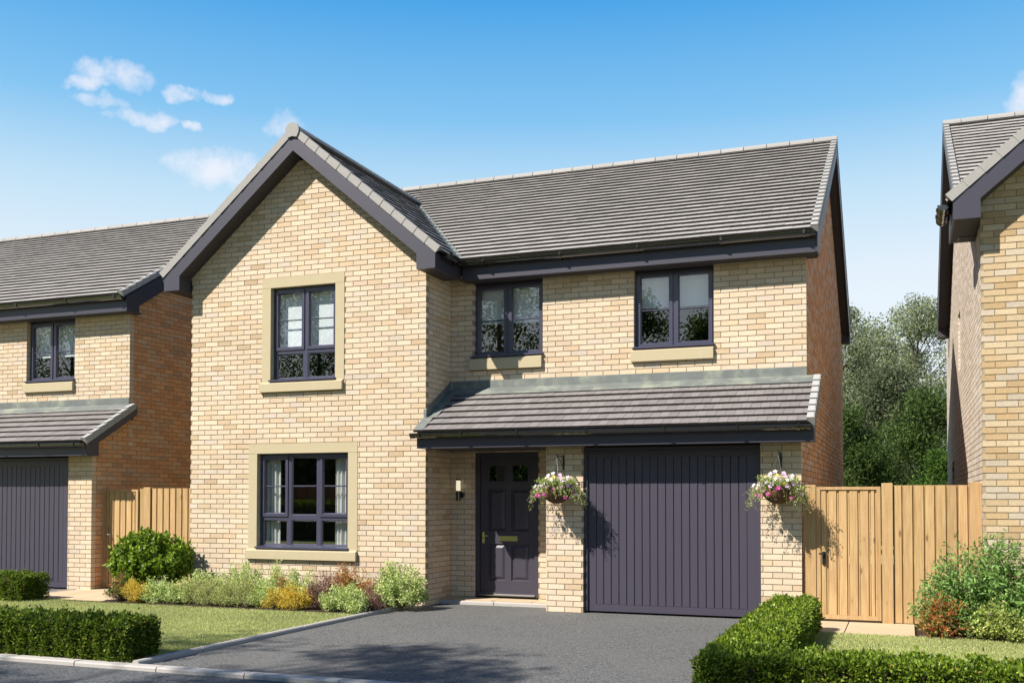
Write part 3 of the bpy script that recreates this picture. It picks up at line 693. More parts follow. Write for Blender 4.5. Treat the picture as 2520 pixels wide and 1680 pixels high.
# ------------------------------------------------------------------ blinds and curtains
def blind(x0, x1, z0, z1, y, label, loc=(0, 0)):
    mb = MB(); mb.box(x0, x1, y, y + .004, z0, z1); mb.box(x0, x1, y - .006, y + .010, z0 - .018, z0); mb.tube([(x0, y + .02, z1), (x1, y + .02, z1)], .02, 8)
    o = mb.obj('roller_blind', 'blind', None, (loc[0], loc[1], 0), label=label, cat='blind', group='white roller blinds in the upstairs windows')
def curtain(x0, x1, z0, z1, y, label, loc=(0, 0)):
    mb = MB(); n = 26; vs = []; fs = []
    for j, z in enumerate((z0, (z0 + z1) / 2, z1)):
        for i in range(n + 1):
            t = i / n; vs.append((x0 + (x1 - x0) * t, y + .022 * math.sin(t * 31) + .008 * math.sin(t * 13 + j), z))
    for j in range(2):
        for i in range(n): a = j * (n + 1) + i; fs.append((a, a + 1, a + n + 2, a + n + 1))
    mb.add(vs, fs); mb.obj('curtain', 'curtain', None, (loc[0], loc[1], 0), label=label, cat='curtain', group='white curtains of the ground-floor window', smooth=True)
blind(-2.53, -1.50, 3.80, 4.62, .20, 'white roller blind drawn far down in the gable bedroom window')
blind(.40, 1.40, 4.10, 4.63, DEP + .2, 'white roller blind half lowered in the window over the front door')
blind(2.82, 3.84, 4.18, 4.63, DEP + .2, 'white roller blind half lowered in the window over the garage')
blind(-8.42 + .0, -7.36, 4.05, 4.60, DEP + .2, 'white roller blind in the upstairs window of the neighbouring house past the bush', (0, .2))
curtain(-2.88, -2.52, .80, 2.15, .22, 'gathered white curtain at the side of the ground-floor window nearer the round bush')
curtain(-1.58, -1.26, .80, 2.15, .22, 'gathered white curtain at the side of the ground-floor window nearer the front door')

# ------------------------------------------------------------------ ground
def sheet(name, mat, x0, x1, y0, y1, z, kind='structure', parent=None, tone=(.5, .5, .5)):
    mb = MB(); mb.add([(x0, y0, z), (x1, y0, z), (x1, y1, z), (x0, y1, z)], [(0, 1, 2, 3)], tone); return mb.obj(name, mat, parent, kind=kind)
sheet('ground', 'turf', -600, 600, -600, 600, -.05)
sheet('road', 'asphalt_road', -60, 60, -11.6, -5.66, -.012)
sheet('pavement', 'asphalt_drive', -60, 60, -13.6, -11.6, .0)
sheet('driveway', 'asphalt_drive', -.16, 4.80, -5.60, .49, 0.0)
sheet('driveway', 'asphalt_drive', -11.4, -6.42, -5.60, .70, 0.0)
def kerb_row(name, p0, p1, wd, z0, z1, ln, mat='kerb'):
    p0 = Vector(p0); p1 = Vector(p1); d = (p1 - p0).normalized(); sd = d.cross(Vector((0, 0, 1))); L = (p1 - p0).length
    k = empty(name, p0); k['kind'] = 'structure'; i = 0
    while i * ln < L - .02:
        e = min(ln - .012, L - i * ln); mb = MB(); c = .012; j = random.uniform(-.002, .002)
        prof = [(-wd / 2, z0), (wd / 2, z0), (wd / 2, z1 - c + j), (wd / 2 - c, z1 + j), (-wd / 2 + c, z1 + j), (-wd / 2, z1 - c + j)]
        mb.prism([Vector(sd) * a + Vector((0, 0, z_)) + d * (i * ln) for a, z_ in prof], d * e); mb.obj('kerb_stone', mat, k); i += 1
kerb_row('road_kerb', (-9, -5.64, 0), (9, -5.64, 0), .13, -.1, .030, .915)
kerb_row('driveway_kerb', (-.205, -5.56, 0), (-.205, -.02, 0), .07, -.1, .045, .915)
kerb_row('porch_kerb', (-.06, .475, 0), (1.785, .475, 0), .06, -.1, .050, .915)
kerb_row('path_kerb', (-6.40, -1.12, 0), (-6.40, .15, 0), .05, -.1, .035, .915)
kerb_row('driveway_kerb', (-.205, -.02, 0), (-.06, .475, 0), .06, -.1, .045, .6)
def slabs(name, xs, ys, z, label=None):
    mb = MB(); mb.box(xs[0], xs[-1], ys[0], ys[-1], -.08, z - .012); r = mb.obj(name, 'soil', None, kind='structure')
    for i in range(len(xs) - 1):
        for j in range(len(ys) - 1):
            k = random.uniform(.92, 1.06); c = MB(); g = .006; t = (.50 * k, .385 * k, .25 * k)
            c.box(xs[i] + g, xs[i + 1] - g, ys[j] + g, ys[j + 1] - g, -.02, z, t); c.obj('paving_slab', 'slab', r)
slabs('porch_step', [.008, .20, .80, 1.40, 1.783], [.505, DEP + .04], .062)
slabs('path', [5.10, 5.63, 6.37], [-1.06, -.46, .14, .74], .022)
slabs('path', [-6.37, -5.77, -5.17, -4.62], [-1.15, -.55, .05, .65], .022)
sheet('lawn', 'turf', -14, -.24, -5.57, -1.41, .012)
sheet('lawn', 'turf', 4.80, 14, -5.57, -1.06, .012)
def bed(name, x0, x1, y0, y1, z=.03):
    mb = MB(); nx, ny = int((x1 - x0) / .08), int((y1 - y0) / .08); vs = []; fs = []
    for j in range(ny + 1):
        for i in range(nx + 1):
            e = 0 if i in (0, nx) or j in (0, ny) else 1
            vs.append((x0 + (x1 - x0) * i / nx, y0 + (y1 - y0) * j / ny, z * e + random.uniform(-.012, .014) * e))
    for j in range(ny):
        for i in range(nx): a = j * (nx + 1) + i; fs.append((a, a + 1, a + nx + 2, a + nx + 1))
    mb.add(vs, fs); mb.obj(name, 'soil', None, kind='structure')
bed('flower_bed', -4.62, -.24, -1.42, -.01); bed('flower_bed', 6.385, 11, -1.18, -.01)
bed('flower_bed', -4.9, -4.3, -.9, .42, .02)

# ------------------------------------------------------------------ leaves, in numpy
def leaves(name, mat, P, D, L, Wd, col, parent=None, kind=None, fold=.25, curl=0.):
    """rhombic leaves: P base points, D directions"""
    n = len(P); D = D / (np.linalg.norm(D, axis=1, keepdims=True) + 1e-9)
    rnd = rng.normal(size=(n, 3)); S = np.cross(D, rnd); S /= (np.linalg.norm(S, axis=1, keepdims=True) + 1e-9); N = np.cross(S, D)
    L = np.broadcast_to(L, (n,))[:, None]; Wd = np.broadcast_to(Wd, (n,))[:, None]
    v = np.empty((n, 4, 3)); mid = P + D * L * .5 + N * Wd * fold
    v[:, 0] = P; v[:, 1] = mid + S * Wd * .5; v[:, 2] = P + D * L - N * L * curl; v[:, 3] = mid - S * Wd * .5
    me = bpy.data.meshes.new(name); me.vertices.add(4 * n); me.vertices.foreach_set('co', v.ravel())
    me.loops.add(4 * n); me.loops.foreach_set('vertex_index', np.arange(4 * n, dtype=np.int32))
    me.polygons.add(n); me.polygons.foreach_set('loop_start', np.arange(0, 4 * n, 4, dtype=np.int32)); me.polygons.foreach_set('loop_total', np.full(n, 4, np.int32))
    at = me.attributes.new('tone', 'FLOAT_COLOR', 'POINT'); c = np.ones((n, 4, 4), np.float32); c[:, :, :3] = col[:, None, :] * GAIN; at.data.foreach_set('color', c.ravel())
    me.materials.append(M[mat]); me.update(calc_edges=True)
    return put(name, me, parent, None, kind)
def colours(n, pal, jit=.18):
    c = np.array([p for p, w in pal]); w = np.array([w for p, w in pal], float); w /= w.sum()
    return c[rng.choice(len(c), n, p=w)] * (1 + rng.uniform(-jit, jit, (n, 1)))

GR = [((.41, .46, .155), 3), ((.47, .505, .20), 3), ((.53, .53, .25), 2), ((.33, .385, .125), 2), ((.60, .575, .32), 1)]
def grass(name, x0, x1, y0, y1, dens, skip=None):
    n = int((x1 - x0) * (y1 - y0) * dens); P = np.stack([rng.uniform(x0, x1, n), rng.uniform(y0, y1, n), np.full(n, .010)], 1)
    D = rng.normal(0, .42, (n, 3)); D[:, 2] = 1
    # patches of lighter and darker grass
    k = np.sin(P[:, 0] * 2.1 + 1.3 * np.sin(P[:, 1] * 1.7)) * np.cos(P[:, 1] * 2.6 + P[:, 0])
    c = colours(n, GR, .2) * (1 + .10 * k[:, None])
    leaves(name, 'grass', P, D, rng.uniform(.016, .040, n), .0055, c, None, 'stuff', .1, .2)
grass('grass', -5.2, -.245, -5.1, -1.40, 11000); grass('grass', -7.5, -5.2, -5.1, -1.2, 3500); grass('grass', 5.3, 8.6, -5.1, -1.07, 9500)
grass('grass', 8.6, 12, -5.1, -1.07, 1500); grass('grass', -14, -7.5, -5.1, -1.5, 1200)
grass('grass', -.6, -.245, -5.57, -5.1, 5000)

HG = [((.105, .165, .012), 4), ((.15, .22, .018), 3), ((.055, .10, .010), 3), ((.24, .31, .04), 1.5), ((.25, .17, .05), .12)]
HG2 = [((.16, .24, .018), 4), ((.22, .31, .025), 3), ((.08, .14, .012), 3), ((.32, .40, .06), 1.5), ((.30, .20, .06), .12)]
def hedge(label, boxes, dens, pal, leaf=.030, z0=.03):
    """boxes: (x0,x1,y0,y1,z1) joined into one clipped hedge"""
    cx = sum((q[0] + q[1]) / 2 for q in boxes) / len(boxes); cy = sum((q[2] + q[3]) / 2 for q in boxes) / len(boxes)
    root = empty('box_hedge', (cx, cy, 0), label, 'hedge', 'clipped box hedges'); off = np.array([cx, cy, 0])
    PP = []; DD = []
    for (x0, x1, y0, y1, z1) in boxes:
        faces = [((x0, y0, z1), (x1 - x0, 0, 0), (0, y1 - y0, 0), (0, 0, 1)), ((x0, y0, z0), (x1 - x0, 0, 0), (0, 0, z1 - z0), (0, -1, 0)), ((x0, y1, z0), (x1 - x0, 0, 0), (0, 0, z1 - z0), (0, 1, 0)),
                 ((x0, y0, z0), (0, y1 - y0, 0), (0, 0, z1 - z0), (-1, 0, 0)), ((x1, y0, z0), (0, y1 - y0, 0), (0, 0, z1 - z0), (1, 0, 0))]
        for o, a, c, nrm in faces:
            o, a, c, nrm = map(np.array, (o, a, c, nrm)); ar = np.linalg.norm(a) * np.linalg.norm(c); n = int(ar * dens)
            u, v = rng.random(n), rng.random(n); dep = rng.exponential(.022, n) - .012
            p = o + u[:, None] * a + v[:, None] * c
            wob = .022 * np.sin(p[:, 0] * 17 + p[:, 2] * 9) * np.sin(p[:, 1] * 15 + 1) + .014 * np.sin(p[:, 0] * 41 + p[:, 1] * 37) + .010 * np.sin(p[:, 2] * 55 + p[:, 0] * 29)
            p = p + nrm * (wob - dep)[:, None] + rng.normal(0, .008, (n, 3))
            # round the edges a little
            q = (p - np.array([(x0 + x1) / 2, (y0 + y1) / 2, z1 - .15])); lim = np.array([(x1 - x0) / 2, (y1 - y0) / 2, .15])
            over = np.clip(np.abs(q) / lim - .86, 0, 1); p[:, 2] -= .25 * np.minimum(over[:, 0] + over[:, 1], .3) * .12 * (q[:, 2] > 0)
            sh_ = rng.random(n) < .022; p[sh_] += nrm * rng.uniform(.015, .05, (int(sh_.sum()), 1)) + rng.normal(0, .01, (int(sh_.sum()), 3))
            gp = np.sin(p[:, 0] * 23 + 2 * np.sin(p[:, 1] * 19)) * np.sin(p[:, 2] * 31 + p[:, 1] * 17 + 1.7); kp = rng.random(n) > np.clip(gp - .45, 0, 1) * 1.5; p = p[kp]; n = len(p)
            PP.append(p); DD.append(nrm * .9 + rng.normal(0, .65, (n, 3)) + np.array([0, 0, .35]))
    P = np.concatenate(PP); D = np.concatenate(DD); n = len(P)
    leaves('foliage', 'leaf', P - off, D, rng.uniform(leaf * .7, leaf * 1.25, n), rng.uniform(leaf * .45, leaf * .62, n), colours(n, pal, .2), root, None, .18, .15)
    # dark twiggy inside
    mb = MB()
    for (x0, x1, y0, y1, z1) in boxes:
        i = .055; mb.box(x0 + i - cx, x1 - i - cx, y0 + i - cy, y1 - i - cy, .0, z1 - i)
        for k in range(int((x1 - x0) * (y1 - y0) * 22)):
            a = Vector((random.uniform(x0 + .05, x1 - .05) - cx, random.uniform(y0 + .05, y1 - .05) - cy, 0)); e = a + Vector((random.uniform(-.12, .12), random.uniform(-.12, .12), z1 * random.uniform(.7, .98)))
            mb.tube([a, (a + e) / 2 + Vector((random.uniform(-.03, .03),) * 3), e], .005, 4, r2=.002)
    mb.obj('stems', 'bark', root)
hedge('long clipped green hedge along the road edge in front of the larger lawn', [(-3.2, -.36, -5.55, -5.07, .36)], 11500, HG, .036)
hedge('short clipped hedge standing before the garage door of the neighbouring house', [(-7.4, -5.66, -1.68, -1.16, .37)], 8500, HG, .036)
hedge('L-shaped clipped hedge running along the driveway and then the road edge', [(4.87, 5.33, -5.56, -.88, .36), (5.33, 8.4, -5.56, -5.10, .36)], 11500, HG2, .036)

# ------------------------------------------------------------------ shrubs
def shrub(name, label, x, y, rx, ry, hgt, pal, leaf=(.03, .016), n=2500, stems=26, mat='leafm', z=.03, up=.6, fl=None, spread=.35, group=None, cat='shrub', twig='twig', start=.3, droop=0., core=False, gap=.035, ball=False, dense=1.6):
    root = empty(name, (x, y, z), label, cat, group); n = int(n * dense); leaf = (leaf[0] * 1.12, leaf[1] * 1.15); rx *= 1.13; stems = int(stems * 1.5)
    mb = MB(); P = []; D = []; tips = []
    for s_ in range(stems):
        th = random.uniform(0, 2 * math.pi); q = random.random() ** .55
        phi = q * 1.45
        tip = Vector((rx * math.sin(phi) * math.cos(th), ry * math.sin(phi) * math.sin(th), hgt * (math.cos(phi) * .94 + .08) * random.uniform(.72, 1.14)))
        if ball:
            ct = random.uniform(-.45, 1); st_ = math.sqrt(1 - ct * ct); tip = Vector((rx * st_ * math.cos(th), ry * st_ * math.sin(th), hgt * .56 + hgt * .44 * ct)) * random.uniform(.94, 1.03)
        base = Vector((tip.x * .12, tip.y * .12, 0)); mid = base.lerp(tip, .5) + Vector((0, 0, hgt * .10 * up))
        mb.tube([base, mid, tip], .0045, 4, r2=.0015); tips.append((base, mid, tip))
        m = max(4, n // stems)
        t = np.clip(start + (1 - start) * rng.random(m) ** .8, 0, 1)[:, None]
        A, Mi, T = (np.array(v) for v in (base, mid, tip)); pt = (1 - t) ** 2 * A + 2 * t * (1 - t) * Mi + t ** 2 * T
        ax = (T - Mi); ax = ax / np.linalg.norm(ax)
        P.append(pt + rng.normal(0, gap, (m, 3)) * (1.15 - .55 * t)); dd = rng.normal(0, .7, (m, 3)) + ax * up; dd[:, 2] += .25 - droop; D.append(dd)
    P = np.concatenate(P); D = np.concatenate(D); P[:, 2] = np.maximum(P[:, 2], .01); k = len(P)
    leaves('foliage', mat, P, D, rng.uniform(leaf[0] * .65, leaf[0] * 1.2, k), rng.uniform(leaf[1] * .7, leaf[1] * 1.1, k), colours(k, pal, .2), root, None, .15, .15)
    mb.obj('stems', twig, root)
    if fl:
        fpal, fn, fs = fl
        idx = rng.choice(k, fn); nrm = P[idx] / np.array([rx, ry, hgt]); keep = np.linalg.norm(nrm, axis=1) > .62; q = P[idx][keep]
        rep = 5; q = np.repeat(q, rep, 0) + rng.normal(0, .002, (len(q) * rep, 3)) + np.array([0, 0, .01])
        leaves('flowers', 'petal', q, rng.normal(0, 1, (len(q), 3)) + np.array([0, 0, .4]), fs, fs * .6, colours(len(q), fpal, .12), root, None, .1, 0)
    return root
LG = [((.68, .78, .30), 3), ((.52, .64, .19), 3), ((.90, .93, .52), 2), ((.26, .38, .09), 3)]
YG = [((.55, .62, .16), 3), ((.42, .50, .12), 3), ((.72, .74, .28), 2), ((.20, .28, .06), 3)]
OG = [((.50, .54, .17), 3), ((.60, .64, .23), 3), ((.28, .34, .12), 2), ((.60, .60, .32), 1)]
YE = [((.85, .62, .07), 3), ((.74, .54, .07), 2), ((.90, .70, .15), 2), ((.5, .42, .10), 1)]
PU = [((.25, .11, .105), 3), ((.36, .19, .17), 3), ((.14, .06, .06), 2), ((.46, .30, .26), 1)]
RD = [((.52, .17, .05), 4), ((.40, .11, .04), 2), ((.32, .34, .10), 4), ((.60, .28, .08), 2)]
LQ = [((.17, .27, .018), 4), ((.26, .38, .035), 3), ((.09, .15, .014), 3), ((.36, .46, .07), 1)]
PK = [((.55, .25, .42), 1), ((.62, .40, .55), 1)]
SG = 'low shrubs in the bed under the gable wall'
shrub('laurel_bush', 'large rounded glossy green bush between the wooden gate and the gable wall', -4.38, -.42, .56, .52, .98, LQ, (.075, .042), 5600, 190, 'leaf', up=.05, start=.62, cat='bush', twig='bark', gap=.035, ball=True)
shrub('red_berry_shrub', 'small green shrub dotted with orange-red at the path end of the bed', -4.33, -1.12, .23, .2, .36, [((.13, .19, .05), 5), ((.20, .26, .07), 3), ((.45, .08, .02), 2)], (.028, .015), 1500, 26, group=SG)
shrub('golden_shrub', 'bright yellow feathery shrub beside the red-dotted one', -4.00, -1.20, .22, .18, .33, YE, (.024, .007), 2400, 34, up=1.3, group=SG)
shrub('variegated_shrub', 'pale green shrub directly before the round bush, next to the yellow one', -3.66, -1.12, .26, .22, .33, LG, (.026, .014), 2200, 34, group=SG)
shrub('variegated_shrub', 'second pale green shrub along the lawn edge, between the pale and the olive ones', -3.32, -1.10, .24, .22, .34, LG, (.026, .014), 2200, 34, group=SG)
for i, (x_, y_, lb) in enumerate(((-3.02, -1.12, 'olive green wispy shrub nearest the round bush, first of the olive group'), (-2.72, -1.16, 'olive green wispy shrub, second along from the round bush'), (-2.42, -1.18, 'olive green wispy shrub below the outer jamb of the ground-floor window'), (-2.12, -1.20, 'olive green wispy shrub, the one nearest the yellow clump'))):
    shrub('olive_shrub', lb, x_, y_, .22, .2, .37 + .03 * (i % 2), OG, (.022, .009), 2300, 34, up=1.1, group=SG, fl=(PK, 14, .012))
shrub('variegated_shrub', 'pale green shrub at the lawn edge just before the yellow clump', -1.84, -1.16, .22, .2, .36, LG, (.026, .014), 2000, 30, group=SG)
shrub('golden_shrub', 'yellow feathery shrub below the window, the paler and thinner of the yellow pair', -1.62, -1.22, .20, .16, .31, YE, (.024, .007), 1500, 28, up=1.3, group=SG)
shrub('golden_shrub', 'dense yellow feathery shrub touching the purple one', -1.32, -1.24, .22, .18, .33, YE, (.024, .007), 2400, 34, up=1.3, group=SG)
shrub('purple_shrub', 'tall dark purple shrub right of the yellow clump', -1.02, -1.05, .25, .22, .50, PU, (.020, .011), 3400, 44, group=SG)
shrub('variegated_shrub', 'pale green shrub at the lawn edge just right of the purple one', -.74, -1.20, .20, .18, .33, LG, (.026, .014), 1900, 30, group=SG)
shrub('variegated_shrub', 'pale green shrub with pink specks in front of the orange-red bush', -.52, -1.16, .22, .2, .37, LG, (.026, .014), 2100, 32, group=SG, fl=(PK, 16, .013))
shrub('variegated_shrub', 'small pale green shrub left of the little purple one', -.36, -1.30, .13, .14, .28, LG, (.026, .014), 1000, 20, group=SG)
shrub('purple_shrub', 'little dark purple shrub by the driveway kerb', -.30, -1.02, .16, .16, .32, PU, (.020, .010), 1400, 24, group=SG)
shrub('variegated_shrub', 'largest pale green shrub, spilling over the kerb at the gable corner', -.14, -.52, .36, .34, .60, LG, (.032, .017), 5200, 70, group=SG)
shrub('red_leaf_shrub', 'broad orange-red leaved shrub against the gable wall', -.80, -.66, .38, .26, .54, RD, (.032, .015), 3000, 46, group=SG)
BK = 'pale shrubs along the foot of the gable wall'
for x_, hh, lb in ((-3.30, .40, 'pale shrub with mauve specks at the wall foot, half hidden beside the round bush'), (-2.85, .52, 'pale green shrub at the wall foot under the near end of the window sill'), (-2.45, .55, 'pale green shrub at the wall foot under the middle of the window sill'), (-2.05, .52, 'pale green shrub at the wall foot below the mullion next to the front-door side'), (-1.65, .46, 'pale green shrub at the wall foot behind the yellow clump')):
    shrub('variegated_shrub', lb, x_, -.62, .28, .22, hh, LG, (.028, .015), 2500, 36, group=BK, fl=(PK, 12, .012))
shrub('red_leaf_shrub', 'tiny orange-red shrub peeping out above the yellow clump', -1.78, -.92, .13, .10, .40, RD, (.026, .013), 500, 12, group=SG)
# right bed
NA = [((.21, .36, .085), 4), ((.29, .47, .13), 3), ((.11, .21, .045), 3), ((.40, .56, .22), 1)]
shrub('nandina_bush', 'tall airy fresh green bush in front of the boarded fence beside the pale gable corner', 7.12, -.70, .70, .46, 1.02, NA, (.060, .019), 12500, 150, 'leafm', up=.3, start=.3, cat='bush', gap=.055, droop=.75, dense=1.0)
shrub('red_leaf_shrub', 'orange-red leaved shrub at the path side of the bed by the gate fence', 6.66, -1.05, .22, .2, .42, RD + [((.20, .24, .05), 3)], (.036, .015), 1500, 34, group='low shrubs below the tall airy bush')
shrub('variegated_shrub', 'pale yellow-green shrub with pink tips between the orange-red one and the frame edge', 7.28, -1.12, .34, .26, .44, YG, (.036, .017), 2600, 46, group='low shrubs below the tall airy bush', fl=(PK, 20, .016))
shrub('olive_shrub', 'thin olive shrub squeezed behind the orange-red one', 6.98, -1.0, .2, .18, .34, OG, (.022, .010), 1300, 26, group='low shrubs below the tall airy bush')

# ------------------------------------------------------------------ fences and gates
def wt(k=None):
    k = random.uniform(.82, 1.08) if k is None else k
    return (.465 * k, .298 * k * random.uniform(.97, 1.03), .138 * k)
def gate(x0, x1, y, z1, bounds, hx, hz, label, flip=False):
    r = empty('garden_gate', (x0, y, 0), label, 'gate', 'boarded timber side gates'); z0 = .05
    mb = MB(); w = .045; mb.box(0, w, 0, .045, z0, z1, wt(.9)); mb.box(x1 - x0 - w, x1 - x0, 0, .045, z0, z1, wt(.9)); mb.box(w, x1 - x0 - w, 0, .045, z1 - .035, z1, wt(.95)); mb.box(w, x1 - x0 - w, 0, .045, z0, z0 + .05, wt(.95)); mb.obj('gate_frame', 'wood', r)
    for a, c in zip(bounds, bounds[1:]):
        s = MB(); t = wt(); a -= x0; c -= x0
        s.prism([(a + .004, .036, z0 + .051), (a + .004, .020, z0 + .051), (a + .010, .014, z0 + .051), (c - .028, .014, z0 + .051), (c - .018, .030, z0 + .051), (c - .002, .030, z0 + .051), (c - .002, .036, z0 + .051)], (0, 0, z1 - z0 - .087), t); s.obj('board', 'wood', r)
    s = MB(); s.box(hx - x0 - .02, hx - x0 + .02, -.010, .013, hz - .10, hz + .055); s.tube([(hx - x0 + (.0), -.01, hz + .03), (hx - x0, -.045, hz + .03), (hx - x0 - .055, -.045, hz + .03)], .010, 8); s.obj('handle', 'black_metal' if not flip else 'chrome', r)
    return r
def post(x0, x1, y0, y1, z1, label, grp='timber fence posts'):
    mb = MB(); c = .006; xa, xb, ya, yb = 0, x1 - x0, 0, y1 - y0
    mb.add([(xa, ya, 0), (xb, ya, 0), (xb, yb, 0), (xa, yb, 0), (xa, ya, z1 - c), (xb, ya, z1 - c), (xb, yb, z1 - c), (xa, yb, z1 - c), (xa + c, ya + c, z1), (xb - c, ya + c, z1), (xb - c, yb - c, z1), (xa + c, yb - c, z1)],
           [(0, 1, 5, 4), (1, 2, 6, 5), (2, 3, 7, 6), (3, 0, 4, 7), (4, 5, 9, 8), (5, 6, 10, 9), (6, 7, 11, 10), (7, 4, 8, 11), (8, 9, 10, 11)], wt(.92))
    mb.obj('fence_post', 'wood', None, (x0, y0, 0), label=label, cat='post', group=grp)
def fence(y, z1, bounds, label):
    r = empty('board_fence', (bounds[0], y, 0), label, 'fence', 'close boarded timber fences'); 
    for a, c in zip(bounds, bounds[1:]):
        s = MB(); t = wt(); a -= bounds[0]; c -= bounds[0]
        s.prism([(a + .002, .045, .03), (a + .002, .022, .03), (a + .010, .008, .03), (c - .022, .014, .03), (c - .016, .034, .03), (c - .001, .034, .03), (c - .001, .045, .03)], (0, 0, z1 - .03), t); s.obj('board', 'wood', r)
    s = MB()
    for z in (.3, .95, 1.5): s.box(0, bounds[-1] - bounds[0], .046, .085, z, z + .07, wt(.8))
    s.obj('rail', 'wood', r)
YG = .05
post(5.118, 5.252, YG, YG + .10, 1.675, 'wide timber post between the garage pier and the large gate')
gate(5.262, 6.000, YG, 1.652, [5.307, 5.398, 5.519, 5.640, 5.764, 5.886, 5.955], 5.345, .81, 'boarded timber gate with dark latch beside the garage pier, flower shadow on it')
post(6.012, 6.136, YG, YG + .10, 1.694, 'timber post hanging side of the large gate, where the boarded fence begins')
fence(YG + .02, 1.668, [6.140, 6.254, 6.375, 6.499, 6.617, 6.740, 6.859, 6.975], 'boarded timber fence between the large gate and the pale gable corner')
post(6.978, 7.106, YG, YG + .10, 1.70, 'timber post fixed against the pale gable corner behind the airy bush')
YG = .45
post(-6.165, -6.060, YG, YG + .10, 1.67, 'timber post against the shaded brick side wall of the neighbouring house')
gate(-6.05, -5.405, YG, 1.650, [-6.005, -5.892, -5.767, -5.646, -5.523, -5.45], -5.965, .88, 'boarded timber gate with bright latch partly behind the round bush', True)
post(-5.293, -5.160, YG, YG + .10, 1.685, 'timber post in the middle of the gate run behind the round bush')
fence(YG + .02, 1.665, [-5.400, -5.297], 'single closing board between the bright-latched gate and its middle post')
fence(YG + .02, 1.668, [-5.156, -5.043, -4.917, -4.791, -4.668, -4.547, -4.426, -4.30, -4.18, -4.02], 'boarded timber fence meeting the corner of the gable wall behind the round bush')

